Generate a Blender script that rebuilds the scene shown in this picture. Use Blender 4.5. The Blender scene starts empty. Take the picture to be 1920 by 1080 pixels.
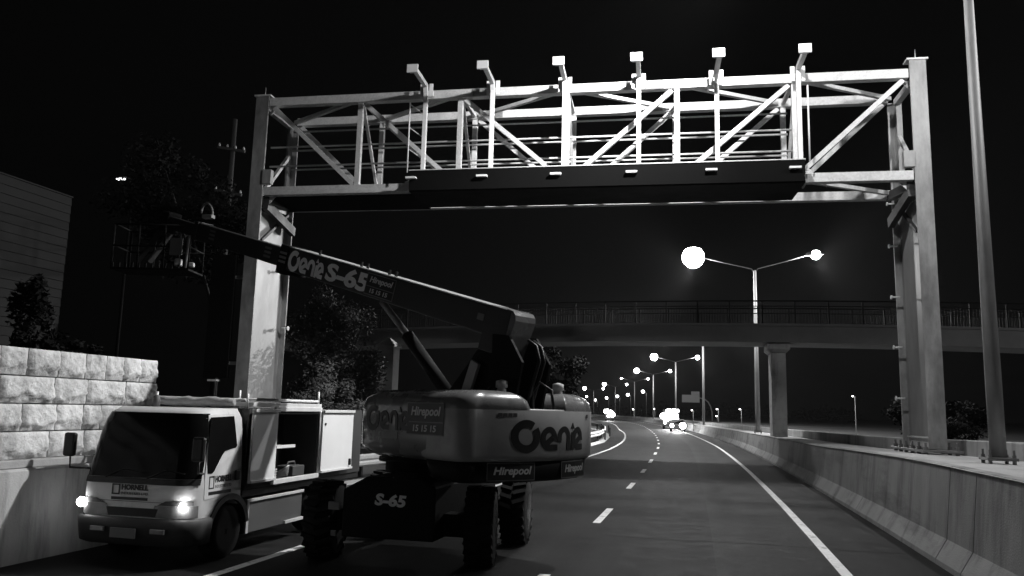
import bpy, bmesh, math, random
from mathutils import Matrix, Vector
R = math.radians
random.seed(7)
scene = bpy.context.scene

# ------------------------------------------------------------------ camera
cam = bpy.data.cameras.new('camera')
cam.sensor_width = 36.0
cam.lens = 28.125
cam.clip_start = 0.1
cam.clip_end = 4000
cam_o = bpy.data.objects.new('camera', cam)
scene.collection.objects.link(cam_o)
_up = Vector((245.0, 9817.0, -1500.0)).normalized()
_fw = Vector((362.0, -238.25, -1500.0))
_fw = (_fw - _up * _fw.dot(_up)).normalized()
_rt = _fw.cross(_up)
cam_o.matrix_world = Matrix((_rt, _fw, _up)).to_4x4()
cam_o.location = (0, 0, 2.0)
scene.camera = cam_o

# ------------------------------------------------------------------ world: night sky
world = bpy.data.worlds.new('World')
scene.world = world
world.use_nodes = True
wn = world.node_tree
wn.nodes.clear()
w_out = wn.nodes.new('ShaderNodeOutputWorld')
w_bg = wn.nodes.new('ShaderNodeBackground')
w_sky = wn.nodes.new('ShaderNodeTexSky')
w_sky.sky_type = 'NISHITA'
w_sky.sun_disc = False
w_sky.sun_elevation = R(-4)
w_sky.sun_rotation = R(120)
w_bw = wn.nodes.new('ShaderNodeRGBToBW')
w_add = wn.nodes.new('ShaderNodeMath')
w_add.operation = 'MULTIPLY_ADD'
w_add.inputs[1].default_value = 0.02
w_add.inputs[2].default_value = 0.0008
wn.links.new(w_sky.outputs[0], w_bw.inputs[0])
wn.links.new(w_bw.outputs[0], w_add.inputs[0])
wn.links.new(w_add.outputs[0], w_bg.inputs[0])
w_bg.inputs[1].default_value = 1.0
wn.links.new(w_bg.outputs[0], w_out.inputs[0])

scene.view_settings.view_transform = 'Standard'
scene.view_settings.look = 'None'
scene.view_settings.exposure = 0.0
scene.view_settings.gamma = 1.0
scene.cycles.max_bounces = 5
scene.cycles.diffuse_bounces = 3
scene.cycles.glossy_bounces = 3
scene.cycles.sample_clamp_indirect = 3.0
scene.cycles.use_denoising = True

LAMP_W = 7800.0        # each street lamp

# ------------------------------------------------------------------ materials (the photograph is black and white)
def mat(name, base, rough=0.6, metal=0.0, noise=0.0, scale=8.0, bump=0.0, bscale=40.0, coat=0.0, spec=0.5,
        stretch=None, streak=0.0, tex='noise'):
    m = bpy.data.materials.new(name)
    m.use_nodes = True
    nt = m.node_tree
    b = nt.nodes['Principled BSDF']
    b.inputs['Base Color'].default_value = (base, base, base, 1)
    b.inputs['Roughness'].default_value = rough
    b.inputs['Metallic'].default_value = metal
    b.inputs['Specular IOR Level'].default_value = spec
    if coat:
        b.inputs['Coat Weight'].default_value = coat
        b.inputs['Coat Roughness'].default_value = 0.08
    tc = nt.nodes.new('ShaderNodeTexCoord')
    src = tc.outputs['Object']
    if noise:
        mp = nt.nodes.new('ShaderNodeMapping')
        if stretch:
            mp.inputs['Scale'].default_value = stretch
        nt.links.new(src, mp.inputs[0])
        if tex == 'voronoi':
            n1 = nt.nodes.new('ShaderNodeTexVoronoi')
            n1.inputs['Scale'].default_value = scale
            o1 = n1.outputs['Color']
        else:
            n1 = nt.nodes.new('ShaderNodeTexNoise')
            n1.inputs['Scale'].default_value = scale
            n1.inputs['Detail'].default_value = 7
            n1.inputs['Roughness'].default_value = 0.62
            o1 = n1.outputs[0]
        nt.links.new(mp.outputs[0], n1.inputs['Vector'])
        n2 = nt.nodes.new('ShaderNodeTexNoise')
        n2.inputs['Scale'].default_value = scale * 0.17
        n2.inputs['Detail'].default_value = 4
        nt.links.new(mp.outputs[0], n2.inputs['Vector'])
        bw = nt.nodes.new('ShaderNodeRGBToBW')
        nt.links.new(o1, bw.inputs[0])
        av = nt.nodes.new('ShaderNodeMath')
        av.operation = 'ADD'
        nt.links.new(bw.outputs[0], av.inputs[0])
        nt.links.new(n2.outputs[0], av.inputs[1])
        mr = nt.nodes.new('ShaderNodeMapRange')
        mr.inputs['From Min'].default_value = 0.6
        mr.inputs['From Max'].default_value = 1.4
        mr.inputs['To Min'].default_value = base * (1 - noise)
        mr.inputs['To Max'].default_value = base * (1 + noise)
        nt.links.new(av.outputs[0], mr.inputs[0])
        nt.links.new(mr.outputs[0], b.inputs['Base Color'])
        rr = nt.nodes.new('ShaderNodeMapRange')
        rr.inputs['From Min'].default_value = 0.6
        rr.inputs['From Max'].default_value = 1.4
        rr.inputs['To Min'].default_value = max(0.03, rough - 0.12)
        rr.inputs['To Max'].default_value = min(1.0, rough + 0.12)
        nt.links.new(av.outputs[0], rr.inputs[0])
        nt.links.new(rr.outputs[0], b.inputs['Roughness'])
    if bump:
        n3 = nt.nodes.new('ShaderNodeTexNoise')
        n3.inputs['Scale'].default_value = bscale
        n3.inputs['Detail'].default_value = 6
        nt.links.new(src, n3.inputs['Vector'])
        bp = nt.nodes.new('ShaderNodeBump')
        bp.inputs['Strength'].default_value = bump
        bp.inputs['Distance'].default_value = 0.02
        nt.links.new(n3.outputs[0], bp.inputs['Height'])
        nt.links.new(bp.outputs[0], b.inputs['Normal'])
    return m

def glow(name, strength):
    m = bpy.data.materials.new(name)
    m.use_nodes = True
    b = m.node_tree.nodes['Principled BSDF']
    b.inputs['Base Color'].default_value = (.8, .8, .8, 1)
    b.inputs['Emission Color'].default_value = (1, 1, 1, 1)
    b.inputs['Emission Strength'].default_value = strength
    return m

def asphalt_mat(name, base, wheel):
    """asphalt with fine aggregate, patches and darker wheel paths that follow the lanes (UV: u = offset across, v = along)"""
    m = mat(name, base, 0.75, noise=0.6, scale=19, bump=0.6, bscale=120, spec=0.10)
    nt = m.node_tree
    b = nt.nodes['Principled BSDF']
    old = b.inputs['Base Color'].links[0].from_socket
    old.node.inputs['From Min'].default_value = .8
    old.node.inputs['From Max'].default_value = 1.2
    uv = nt.nodes.new('ShaderNodeUVMap')
    mp = nt.nodes.new('ShaderNodeMapping')
    mp.inputs['Scale'].default_value = (1.0, 0.035, 1)
    nt.links.new(uv.outputs[0], mp.inputs[0])
    n = nt.nodes.new('ShaderNodeTexNoise')
    n.inputs['Scale'].default_value = 1.5
    n.inputs['Detail'].default_value = 5
    nt.links.new(mp.outputs[0], n.inputs['Vector'])
    n2 = nt.nodes.new('ShaderNodeTexNoise')
    n2.inputs['Scale'].default_value = 0.35
    n2.inputs['Detail'].default_value = 3
    nt.links.new(uv.outputs[0], n2.inputs['Vector'])
    ad = nt.nodes.new('ShaderNodeMath')
    ad.operation = 'ADD'
    nt.links.new(n.outputs[0], ad.inputs[0])
    nt.links.new(n2.outputs[0], ad.inputs[1])
    mr = nt.nodes.new('ShaderNodeMapRange')
    mr.inputs['From Min'].default_value = 0.7
    mr.inputs['From Max'].default_value = 1.3
    mr.inputs['To Min'].default_value = 1 - wheel
    mr.inputs['To Max'].default_value = 1 + wheel
    nt.links.new(ad.outputs[0], mr.inputs[0])
    sp = nt.nodes.new('ShaderNodeSeparateXYZ')
    nt.links.new(uv.outputs[0], sp.inputs[0])
    wr = nt.nodes.new('ShaderNodeMapRange')
    wr.inputs['From Min'].default_value = -6.0
    wr.inputs['From Max'].default_value = 2.0
    nt.links.new(sp.outputs[0], wr.inputs[0])
    cr = nt.nodes.new('ShaderNodeValToRGB')
    el = cr.color_ramp.elements
    marks = [(-6, 1.0), (-5.2, .98), (-4.65, .70), (-4.2, .98), (-3.75, 1.05), (-3.3, .98), (-2.95, .68), (-2.4, 1.0), (-1.4, 1.0), (-.95, .70), (-.5, .95), (0, 1.08), (.4, .95), (.75, .74), (1.2, 1.0), (2, .85)]
    while len(el) < len(marks):
        el.new(.5)
    for e, (x, v) in zip(el, marks):
        e.position = (x + 6) / 8
        e.color = (v * .9, v * .9, v * .9, 1)
    nt.links.new(wr.outputs[0], cr.inputs[0])
    cb = nt.nodes.new('ShaderNodeRGBToBW')
    nt.links.new(cr.outputs[0], cb.inputs[0])
    m2 = nt.nodes.new('ShaderNodeMath')
    m2.operation = 'MULTIPLY'
    nt.links.new(mr.outputs[0], m2.inputs[0])
    nt.links.new(cb.outputs[0], m2.inputs[1])
    mr = m2
    mu = nt.nodes.new('ShaderNodeMath')
    mu.operation = 'MULTIPLY'
    bw = nt.nodes.new('ShaderNodeRGBToBW')
    nt.links.new(old, bw.inputs[0])
    nt.links.new(bw.outputs[0], mu.inputs[0])
    nt.links.new(mr.outputs[0], mu.inputs[1])
    nt.links.new(mu.outputs[0], b.inputs['Base Color'])
    return m

M = {
    'asphalt': asphalt_mat('asphalt', 0.0145, 0.6),
    'asphalt_pale': asphalt_mat('asphalt_pale', 0.028, 0.5),
    'line': mat('road_paint', 0.72, 0.6, noise=0.3, scale=9),
    'ground': mat('ground', 0.035, 0.95, noise=0.4, scale=2, bump=0.6),
    'verge': mat('verge', 0.06, 0.95, noise=0.5, scale=3, bump=0.8, bscale=30),
    'concrete': mat('concrete', 0.37, 0.85, noise=0.28, scale=2.2, bump=0.3, bscale=45, stretch=(1, 1, .35)),
    'concrete_pale': mat('concrete_pale', 0.5, 0.85, noise=0.2, scale=3, bump=0.3, bscale=50),
    'concrete_weathered': mat('concrete_weathered', 0.42, 0.9, noise=0.35, scale=2.6, bump=0.3, bscale=40, stretch=(1, 1, .3)),
    'stone': mat('stone', 0.56, 0.95, noise=0.5, scale=7, bump=1.0, bscale=16),
    'galv': mat('galvanised_steel', 0.60, 0.5, metal=0.25, noise=0.10, scale=26, tex='voronoi'),
    'galv_col': mat('galvanised_column', 0.29, 0.5, metal=0.3, noise=0.5, scale=5, stretch=(1, 1, .5)),
    'galv_web': mat('galvanised_web', 0.38, 0.5, metal=0.3, noise=0.3, scale=4, stretch=(1, 1, .4)),
    'white_steel': mat('white_painted_steel', 0.75, 0.5, noise=0.05, scale=6),
    'fascia': mat('dark_steel_cladding', 0.004, 0.8, noise=0.2, scale=3, spec=0.06),
    'dark': mat('dark_steel', 0.03, 0.55, noise=0.25, scale=10),
    'pole': mat('galvanised_pole', 0.20, 0.6, metal=0.3, noise=0.3, scale=7, stretch=(1, 1, .35)),
    'bolt': mat('bolt_steel', 0.18, 0.5, metal=0.5, noise=0.2, scale=20),
    'white': mat('white_vehicle_paint', 0.72, 0.35, noise=0.16, scale=5, coat=0.5),
    'white_inner': mat('white_door_lining', 0.78, 0.5, noise=0.06, scale=5),
    'grey_trim': mat('grey_plastic', 0.07, 0.6, noise=0.2, scale=12),
    'shadow_line': mat('shadow_line', 0.012, 0.95, noise=0.3, scale=20, spec=0.05),  # dark tone for the painted shadow lines on the road
    'bumper': mat('bumper_plastic', 0.03, 0.6, noise=0.2, scale=9),
    'black': mat('black_plastic', 0.012, 0.5, noise=0.2, scale=15, spec=0.35),
    'rubber': mat('tyre_rubber', 0.014, 0.85, noise=0.3, scale=18, spec=0.12),
    'glass': mat('dark_glass', 0.006, 0.12, spec=0.09),
    'lens': mat('headlamp_lens', 0.22, 0.12, noise=0.3, scale=16, coat=0.6),
    'reflector': mat('reflector', 0.5, 0.25, metal=0.6),
    'hood': mat('moulded_hood', 0.15, 0.28, noise=0.08, scale=3, coat=0.4),
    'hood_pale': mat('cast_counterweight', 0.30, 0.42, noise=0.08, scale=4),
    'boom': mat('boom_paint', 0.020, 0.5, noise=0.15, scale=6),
    'chassis': mat('chassis_paint', 0.010, 0.7, noise=0.2, scale=8, spec=0.10),
    'decal_dark': mat('decal_dark', 0.010, 0.5, noise=0.1, scale=10),
    'decal_grey': mat('decal_grey', 0.16, 0.6, noise=0.1, scale=10),
    'decal_pale': mat('decal_pale', 0.55, 0.55, noise=0.1, scale=10),
    'boom_letter': mat('boom_lettering', 0.75, 0.6, noise=0.12, scale=10),
    'canvas': mat('rolled_canvas', 0.38, 0.9, noise=0.25, scale=10, bump=0.5, bscale=30),
    'tool': mat('tool_metal', 0.35, 0.4, metal=0.6, noise=0.3, scale=20),
    'board': mat('weatherboard', 0.028, 0.85, spec=.1, noise=0.15, scale=2, stretch=(.3, .3, 3)),
    'leaf': mat('foliage', 0.085, 0.7, noise=0.5, scale=6, spec=0.25),
    'leaf_dark': mat('foliage_dark', 0.009, 0.85, noise=0.4, scale=3, spec=0.05),
    'bark': mat('bark', 0.035, 0.9, noise=0.3, scale=8, bump=0.6, bscale=20),
    'bridge': mat('bridge_concrete', 0.17, 0.85, noise=0.25, scale=1.2, bump=0.2, bscale=30),
    'bridge_rail': mat('bridge_railing', 0.008, 0.8, noise=0.2, scale=4, spec=0.04),
    'sign_back': mat('sign_back', 0.22, 0.6, metal=0.2, noise=0.15, scale=3),
    'bowl': glow('lit_lamp_bowl', 26.0),
    'bowl_far': glow('lit_lamp_bowl_far', 14.0),
    'headlight': glow('lit_headlight', 40.0),
    'small_light': glow('lit_small_lamp', 5.0),
}

def stain(m, scale, stretch, lo, hi, amount):
    """water runs, scuffs and grime: patches with a shape of their own, multiplied into the base colour"""
    nt = m.node_tree
    b = nt.nodes['Principled BSDF']
    old = b.inputs['Base Color'].links[0].from_socket
    tc = nt.nodes.new('ShaderNodeTexCoord')
    mp = nt.nodes.new('ShaderNodeMapping')
    mp.inputs['Scale'].default_value = stretch
    nt.links.new(tc.outputs['Object'], mp.inputs[0])
    n = nt.nodes.new('ShaderNodeTexNoise')
    n.inputs['Scale'].default_value = scale
    n.inputs['Detail'].default_value = 8
    n.inputs['Roughness'].default_value = .68
    nt.links.new(mp.outputs[0], n.inputs['Vector'])
    mr = nt.nodes.new('ShaderNodeMapRange')
    mr.inputs['From Min'].default_value = lo
    mr.inputs['From Max'].default_value = hi
    mr.inputs['To Min'].default_value = 1.0
    mr.inputs['To Max'].default_value = amount
    nt.links.new(n.outputs[0], mr.inputs[0])
    mu = nt.nodes.new('ShaderNodeMath')
    mu.operation = 'MULTIPLY'
    bw = nt.nodes.new('ShaderNodeRGBToBW')
    nt.links.new(old, bw.inputs[0])
    nt.links.new(bw.outputs[0], mu.inputs[0])
    nt.links.new(mr.outputs[0], mu.inputs[1])
    nt.links.new(mu.outputs[0], b.inputs['Base Color'])

stain(M['concrete'], 1.6, (1, 1, .18), .50, .68, .45)
stain(M['concrete'], .9, (1, .35, 1.6), .52, .66, .6)
stain(M['concrete_weathered'], 2.2, (1, 1, .12), .48, .66, .5)
stain(M['concrete_pale'], 1.2, (1, 1, 1), .5, .7, .6)
stain(M['stone'], 2.5, (1, 1, .6), .52, .70, .55)
stain(M['white'], 3.0, (1, 1, .5), .55, .75, .72)
stain(M['galv_col'], 1.5, (1, 1, .15), .5, .7, .6)
stain(M['hood_pale'], 3.5, (1, 1, .6), .56, .72, .65)
stain(M['hood'], 3.5, (1, 1, .6), .56, .72, .65)
stain(M['asphalt'], .5, (1, .25, 1), .52, .64, .62)
stain(M['asphalt_pale'], .5, (1, .25, 1), .54, .66, .70)
stain(M['line'], 6.0, (1, .6, 1), .55, .66, .35)

# ------------------------------------------------------------------ mesh helpers
class MB:
    """collects shapes given in WORLD coordinates and links them as one mesh object"""
    def __init__(self):
        self.bm = bmesh.new()

    def _bev(self, verts, bevel, seg=2):
        if bevel > 0:
            es = {e for v in verts for e in v.link_edges}
            bmesh.ops.bevel(self.bm, geom=list(es), offset=bevel, segments=seg, affect='EDGES', profile=0.5, clamp_overlap=True)

    def hexa(self, p, bevel=0.0):
        """p: 8 points, bottom ring then top ring"""
        v = [self.bm.verts.new(q) for q in p]
        for f in ((3, 2, 1, 0), (4, 5, 6, 7), (0, 1, 5, 4), (1, 2, 6, 5), (2, 3, 7, 6), (3, 0, 4, 7)):
            self.bm.faces.new([v[i] for i in f])
        self._bev(v, bevel)
        return self

    def box(self, c, size, axes=None, bevel=0.0):
        c = Vector(c)
        ax = axes or (Vector((1, 0, 0)), Vector((0, 1, 0)), Vector((0, 0, 1)))
        a, b, d = [Vector(ax[i]) * size[i] * 0.5 for i in range(3)]
        p = [c - a - b - d, c + a - b - d, c + a + b - d, c - a + b - d,
             c - a - b + d, c + a - b + d, c + a + b + d, c - a + b + d]
        return self.hexa(p, bevel)

    def span(self, lo, hi, bevel=0.0):
        c = [(lo[i] + hi[i]) / 2 for i in range(3)]
        s = [abs(hi[i] - lo[i]) for i in range(3)]
        return self.box(c, s, None, bevel)

    def bar(self, a, b, w, h, upv=(0, 0, 1), bevel=0.0):
        """rectangular bar from a to b; w sideways, h along the up hint"""
        a, b = Vector(a), Vector(b)
        d = (b - a)
        L = d.length
        d.normalize()
        s = d.cross(Vector(upv))
        if s.length < 1e-4:
            s = d.cross(Vector((1, 0, 0)))
        s.normalize()
        t = s.cross(d)
        return self.box((a + b) / 2, (L, w, h), (d, s, t), bevel)

    def tube(self, pts, r, n=10, caps=True, closed=False):
        pts = [Vector(p) for p in pts]
        rs = r if isinstance(r, (list, tuple)) else [r] * len(pts)
        rings = []
        ref = None
        for i, p in enumerate(pts):
            d = (pts[min(i + 1, len(pts) - 1)] - pts[max(i - 1, 0)]).normalized()
            if ref is None:
                ref = Vector((0, 0, 1)) if abs(d.z) < 0.9 else Vector((1, 0, 0))
            s = d.cross(ref).normalized()
            t = s.cross(d).normalized()
            ref = t
            rings.append([self.bm.verts.new(p + (s * math.cos(2 * math.pi * k / n) + t * math.sin(2 * math.pi * k / n)) * rs[i]) for k in range(n)])
        for i in range(len(rings) - 1):
            for k in range(n):
                f = self.bm.faces.new((rings[i][k], rings[i + 1][k], rings[i + 1][(k + 1) % n], rings[i][(k + 1) % n]))
                f.smooth = n > 6
        if caps:
            self.bm.faces.new(rings[0])
            self.bm.faces.new(list(reversed(rings[-1])))
        return self

    def lathe(self, prof, c, axis=(0, 0, 1), n=24, smooth=True, cap=True):
        """prof: list of (radius, distance along axis)"""
        axis = Vector(axis).normalized()
        s = axis.cross(Vector((0, 0, 1)) if abs(axis.z) < 0.9 else Vector((1, 0, 0))).normalized()
        t = s.cross(axis)
        c = Vector(c)
        rings = []
        for r, h in prof:
            rings.append([self.bm.verts.new(c + axis * h + (s * math.cos(2 * math.pi * k / n) + t * math.sin(2 * math.pi * k / n)) * max(r, 1e-4)) for k in range(n)])
        for i in range(len(rings) - 1):
            for k in range(n):
                f = self.bm.faces.new((rings[i][k], rings[i + 1][k], rings[i + 1][(k + 1) % n], rings[i][(k + 1) % n]))
                f.smooth = smooth
        if cap:
            self.bm.faces.new(rings[0])
            self.bm.faces.new(list(reversed(rings[-1])))
        return self

    def prism(self, poly, vec, bevel=0.0, seg=2):
        """closed polygon (world points) pushed along vec"""
        vec = Vector(vec)
        a = [self.bm.verts.new(Vector(p)) for p in poly]
        b = [self.bm.verts.new(Vector(p) + vec) for p in poly]
        n = len(poly)
        self.bm.faces.new(list(reversed(a)))
        self.bm.faces.new(b)
        for i in range(n):
            self.bm.faces.new((a[i], a[(i + 1) % n], b[(i + 1) % n], b[i]))
        self._bev(a + b, bevel, seg)
        return self

    def quad(self, p):
        self.bm.faces.new([self.bm.verts.new(Vector(q)) for q in p])
        return self

    def sheet(self, rows, smooth=False, mats=None, uv=None):
        """grid of points: rows of equal length"""
        vs = [[self.bm.verts.new(Vector(p)) for p in r] for r in rows]
        lay = self.bm.loops.layers.uv.verify() if uv else None
        for i in range(len(vs) - 1):
            for k in range(len(vs[0]) - 1):
                idx = ((i, k), (i, k + 1), (i + 1, k + 1), (i + 1, k))
                f = self.bm.faces.new([vs[a][b] for a, b in idx])
                f.smooth = smooth
                if mats:
                    f.material_index = mats[k]
                if uv:
                    for lp, (a, b) in zip(f.loops, idx):
                        lp[lay].uv = uv[a][b]
        return self

    def build(self, name, material, parent=None, fix=True):
        if fix:
            bmesh.ops.recalc_face_normals(self.bm, faces=self.bm.faces)
        me = bpy.data.meshes.new(name)
        self.bm.to_mesh(me)
        self.bm.free()
        for mm in (material if isinstance(material, (list, tuple)) else [material]):
            me.materials.append(mm)
        o = bpy.data.objects.new(name, me)
        scene.collection.objects.link(o)
        if parent:
            o.parent = parent
            top = parent
            while top.parent:
                top = top.parent
            me.transform(Matrix.Translation(-top.location))
        return o

def tag(o, label, cat, group=None, kind=None):
    if label:
        o['label'] = label
    if cat:
        o['category'] = cat
    if group:
        o['group'] = group
    if kind:
        o['kind'] = kind
    return o

def thing(name, loc, label, cat, group=None):
    o = bpy.data.objects.new(name, None)
    o.empty_display_size = 0.3
    o.location = loc
    scene.collection.objects.link(o)
    return tag(o, label, cat, group)

def copy_tree(o, parent=None):
    c = o.copy()
    scene.collection.objects.link(c)
    if parent:
        c.parent = parent
    for ch in list(o.children):
        copy_tree(ch, c)
    return c

def frame(origin, right, up):
    r = Vector(right).normalized()
    u = Vector(up)
    u = (u - r * u.dot(r)).normalized()
    n = r.cross(u)
    m = Matrix((r, u, n)).transposed().to_4x4()
    m.translation = Vector(origin)
    return m

def mesh_obj(me, name, material, parent, mtx=None, mapper=None):
    if mtx is not None:
        me.transform(mtx)
    if mapper:
        for v in me.vertices:
            v.co = mapper(v.co)
    me.materials.clear()
    me.materials.append(material)
    o = bpy.data.objects.new(name, me)
    scene.collection.objects.link(o)
    if parent:
        o.parent = parent
        top = parent
        while top.parent:
            top = top.parent
        me.transform(Matrix.Translation(-top.location))
    return o

def text_mesh(body, width, height, bold=0.0, shear=0.0, depth=0.004):
    """lettering centred on the origin in the XY plane, scaled to width x height"""
    c = bpy.data.curves.new('lettering', 'FONT')
    c.body = body
    c.align_x = 'CENTER'
    c.offset = bold
    c.shear = shear
    c.extrude = 0.01
    c.resolution_u = 3
    o = bpy.data.objects.new('lettering', c)
    scene.collection.objects.link(o)
    dg = bpy.context.evaluated_depsgraph_get()
    dg.update()
    me = bpy.data.meshes.new_from_object(o.evaluated_get(dg))
    bpy.data.objects.remove(o)
    bpy.data.curves.remove(c)
    xs = [v.co.x for v in me.vertices]
    ys = [v.co.y for v in me.vertices]
    sx = width / (max(xs) - min(xs))
    sy = height / (max(ys) - min(ys))
    cx, cy = (max(xs) + min(xs)) / 2, (max(ys) + min(ys)) / 2
    for v in me.vertices:
        v.co = Vector(((v.co.x - cx) * sx, (v.co.y - cy) * sy, v.co.z / 0.01 * depth / 2))
    return me

def stroke_mesh(strokes, width, height, depth=0.004):
    """thick strokes: (points, thickness) each an offset strip; centred and scaled"""
    bm = bmesh.new()
    for si, (pts, th) in enumerate(strokes):
        pts = [Vector((p[0], p[1], 0)) for p in pts]
        lt, rt = [], []
        if th > 0:
            for i, p in enumerate(pts):
                d1 = (pts[i] - pts[i - 1]).normalized() if i else None
                d2 = (pts[i + 1] - pts[i]).normalized() if i < len(pts) - 1 else None
                d1 = d1 or d2
                d2 = d2 or d1
                n1, n2 = Vector((-d1.y, d1.x, 0)), Vector((-d2.y, d2.x, 0))
                n = (n1 + n2).normalized()
                k = min(1.8, 1.0 / max(0.3, n.dot(n1)))
                lt.append(p + n * th / 2 * k)
                rt.append(p - n * th / 2 * k)
        dz = depth * (1 + 0.15 * si)
        if th > 0:
            L = [[bm.verts.new(q + Vector((0, 0, z))) for q in side] for side in (lt, rt) for z in (0, dz)]
            l0, l1, r0, r1 = L
            for i in range(len(pts) - 1):
                bm.faces.new((l1[i], r1[i], r1[i + 1], l1[i + 1]))
                bm.faces.new((l0[i], l1[i], l1[i + 1], l0[i + 1]))
                bm.faces.new((r1[i], r0[i], r0[i + 1], r1[i + 1]))
        else:
            a = [bm.verts.new(p) for p in pts]
            b = [bm.verts.new(p + Vector((0, 0, dz))) for p in pts]
            bm.faces.new(b)
            for i in range(len(a)):
                bm.faces.new((a[i], a[(i + 1) % len(a)], b[(i + 1) % len(a)], b[i]))
    bmesh.ops.recalc_face_normals(bm, faces=bm.faces)
    me = bpy.data.meshes.new('lettering')
    bm.to_mesh(me)
    bm.free()
    xs = [v.co.x for v in me.vertices]
    ys = [v.co.y for v in me.vertices]
    sx, sy = width / (max(xs) - min(xs)), height / (max(ys) - min(ys))
    cx, cy = (max(xs) + min(xs)) / 2, (max(ys) + min(ys)) / 2
    for v in me.vertices:
        v.co = Vector(((v.co.x - cx) * sx, (v.co.y - cy) * sy, v.co.z))
    return me

def arc(cx, cy, r, a0, a1, n=18, ry=None):
    return [(cx + r * math.cos(R(a0 + (a1 - a0) * i / n)), cy + (ry or r) * math.sin(R(a0 + (a1 - a0) * i / n))) for i in range(n + 1)]

def genie_mesh(width, height):
    S = []
    w = .30
    S.append((arc(.72, .68, .56, 52, 395, 26), .34))                                   # big G, curling in on itself
    S.append((arc(.72 + .56, .70, .0001, 0, 90, 2)[:1] + [(1.28, .66)], w) if False else ([(1.16, .40), (1.25, .62), (1.26, .72)], .2))
    for x0, k in ((1.98, 1.0), (4.1, .9)):                                              # e
        S.append(([(x0 - .16, .36), (x0 + .24 * k, .62)] + arc(x0, .58, .36 * k, 5, 270, 18, .40) + [(x0 + .52 * k, .18)], .27))
    S.append(([(2.62, .42)] + arc(2.98, .62, .33, 190, 0, 14, .38) + [(3.31, .04)], .27))   # n
    S.append(([(3.66, .04), (3.66, .86)], .25))                                          # i
    S.append(([(3.50, 1.02), (3.82, 1.02), (3.66, 1.30)], 0))                            # its flame dot
    return stroke_mesh(S, width, height)

# ------------------------------------------------------------------ the road's course
KEY = [(-80, 0), (-30, 0), (14, 0), (23, -.08), (32, -.24), (42, -.53), (56, -1.12), (80, -2.78), (95, -4.1), (108, -5.3), (140, -8.8),
       (186, -15.4), (229, -23.2), (278, -33.9), (330, -48.3), (400, -71), (520, -118)]

def interp(key, y):
    if y <= key[0][0]:
        return key[0][1]
    if y >= key[-1][0]:
        return key[-1][1]
    for i in range(len(key) - 1):
        if key[i][0] <= y <= key[i + 1][0]:
            p1, p2 = key[i], key[i + 1]
            p0 = key[i - 1] if i else (2 * p1[0] - p2[0], p1[1])
            p3 = key[i + 2] if i + 2 < len(key) else (2 * p2[0] - p1[0], 2 * p2[1] - p1[1])
            m1 = (p2[1] - p0[1]) / (p2[0] - p0[0])
            m2 = (p3[1] - p1[1]) / (p3[0] - p1[0])
            h = p2[0] - p1[0]
            t = (y - p1[0]) / h
            return ((2 * t ** 3 - 3 * t ** 2 + 1) * p1[1] + (t ** 3 - 2 * t ** 2 + t) * h * m1 + (-2 * t ** 3 + 3 * t ** 2) * p2[1] + (t ** 3 - t ** 2) * h * m2)

def dX(y):
    return interp(KEY, y)

LEFTKEY = [(-80, -5.65), (12, -5.62), (25, -5.35), (38, -5.17), (47, -5.2), (61, -5.9), (82, -7.9), (97, -9.9), (140, -15.2), (186, -22.5), (229, -31), (278, -43), (330, -58), (400, -82), (520, -130)]
HKEY = [(-80, 1.36), (14, 1.36), (19, 1.30), (27, 1.17), (43, 1.06), (59, .97), (80, .86), (120, .8), (400, .8)]
WKEY = [(-80, 5.75), (14, 5.7), (25, 5.35), (35, 5.0), (400, 4.9)]

def hb(y):
    return interp(HKEY, y)

def ys(a, b, step):
    n = max(1, int(math.ceil((b - a) / step)))
    return [a + (b - a) * i / n for i in range(n + 1)]

YR = ys(-40, 60, 2.0) + ys(64, 420, 6.0)

# ground, road
g = MB()
g.quad([(-1800, -300, -.06), (1800, -300, -.06), (1800, 2600, -.06), (-1800, 2600, -.06)])
tag(g.build('ground', M['ground']), 'dark flat ground reaching out beyond the motorway', None, kind='structure')

SEAM = [(-40, .5), (10.8, .13), (20, -.12), (28, -.34), (60, -1.5), (420, 0)]
rows, uvs = [], []
for y in YR:
    sh = dX(y)
    left = interp(LEFTKEY, y)
    seam = .13 + sh - .18 * min(1, max(0, (y - 10) / 17))
    xs = [left - 2.9, left - 1.2, left, -3.8 + sh, -1.95 + sh, seam, 1.75 + sh, 3.3 + sh]
    rows.append([(x, y, 0) for x in xs])
    uvs.append([(x - sh, y) for x in xs])
r_ = MB()
r_.sheet(rows, mats=[0, 0, 0, 0, 0, 1, 0], uv=uvs)
tag(r_.build('road', [M['asphalt'], M['asphalt_pale']]), 'asphalt motorway carriageway curving away to the left', None, kind='structure')

def stripe(name, xfun, w, spans, label):
    m = MB()
    for a, b in spans:
        yy = ys(a, b, 2.0 if b < 80 else 5.0)
        m.sheet([[(xfun(y) - w / 2, y, .005), (xfun(y) + w / 2, y, .005)] for y in yy])
    tag(m.build(name, M['line']), label, None, kind='structure')

stripe('road_edge_line', lambda y: 1.75 + dX(y), .15, [(-20, 400)], 'solid white edge line beside the right barrier')
stripe('road_left_line', lambda y: interp(LEFTKEY, y), .14, [(-20, 400)], 'solid white edge line on the left of the carriageway')
dash = [(-7.5, -5.0), (.9, 3.4), (7.6, 10.15), (15.05, 17.4), (22.1, 24.0), (28.2, 30.0), (34.1, 36.5), (41.0, 43.3), (48.0, 50.3)] + [(55 + 7 * k, 57.4 + 7 * k) for k in range(40)]
stripe('road_lane_dashes', lambda y: -1.95 + dX(y), .14, dash, 'white dashes between the two lanes')

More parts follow.
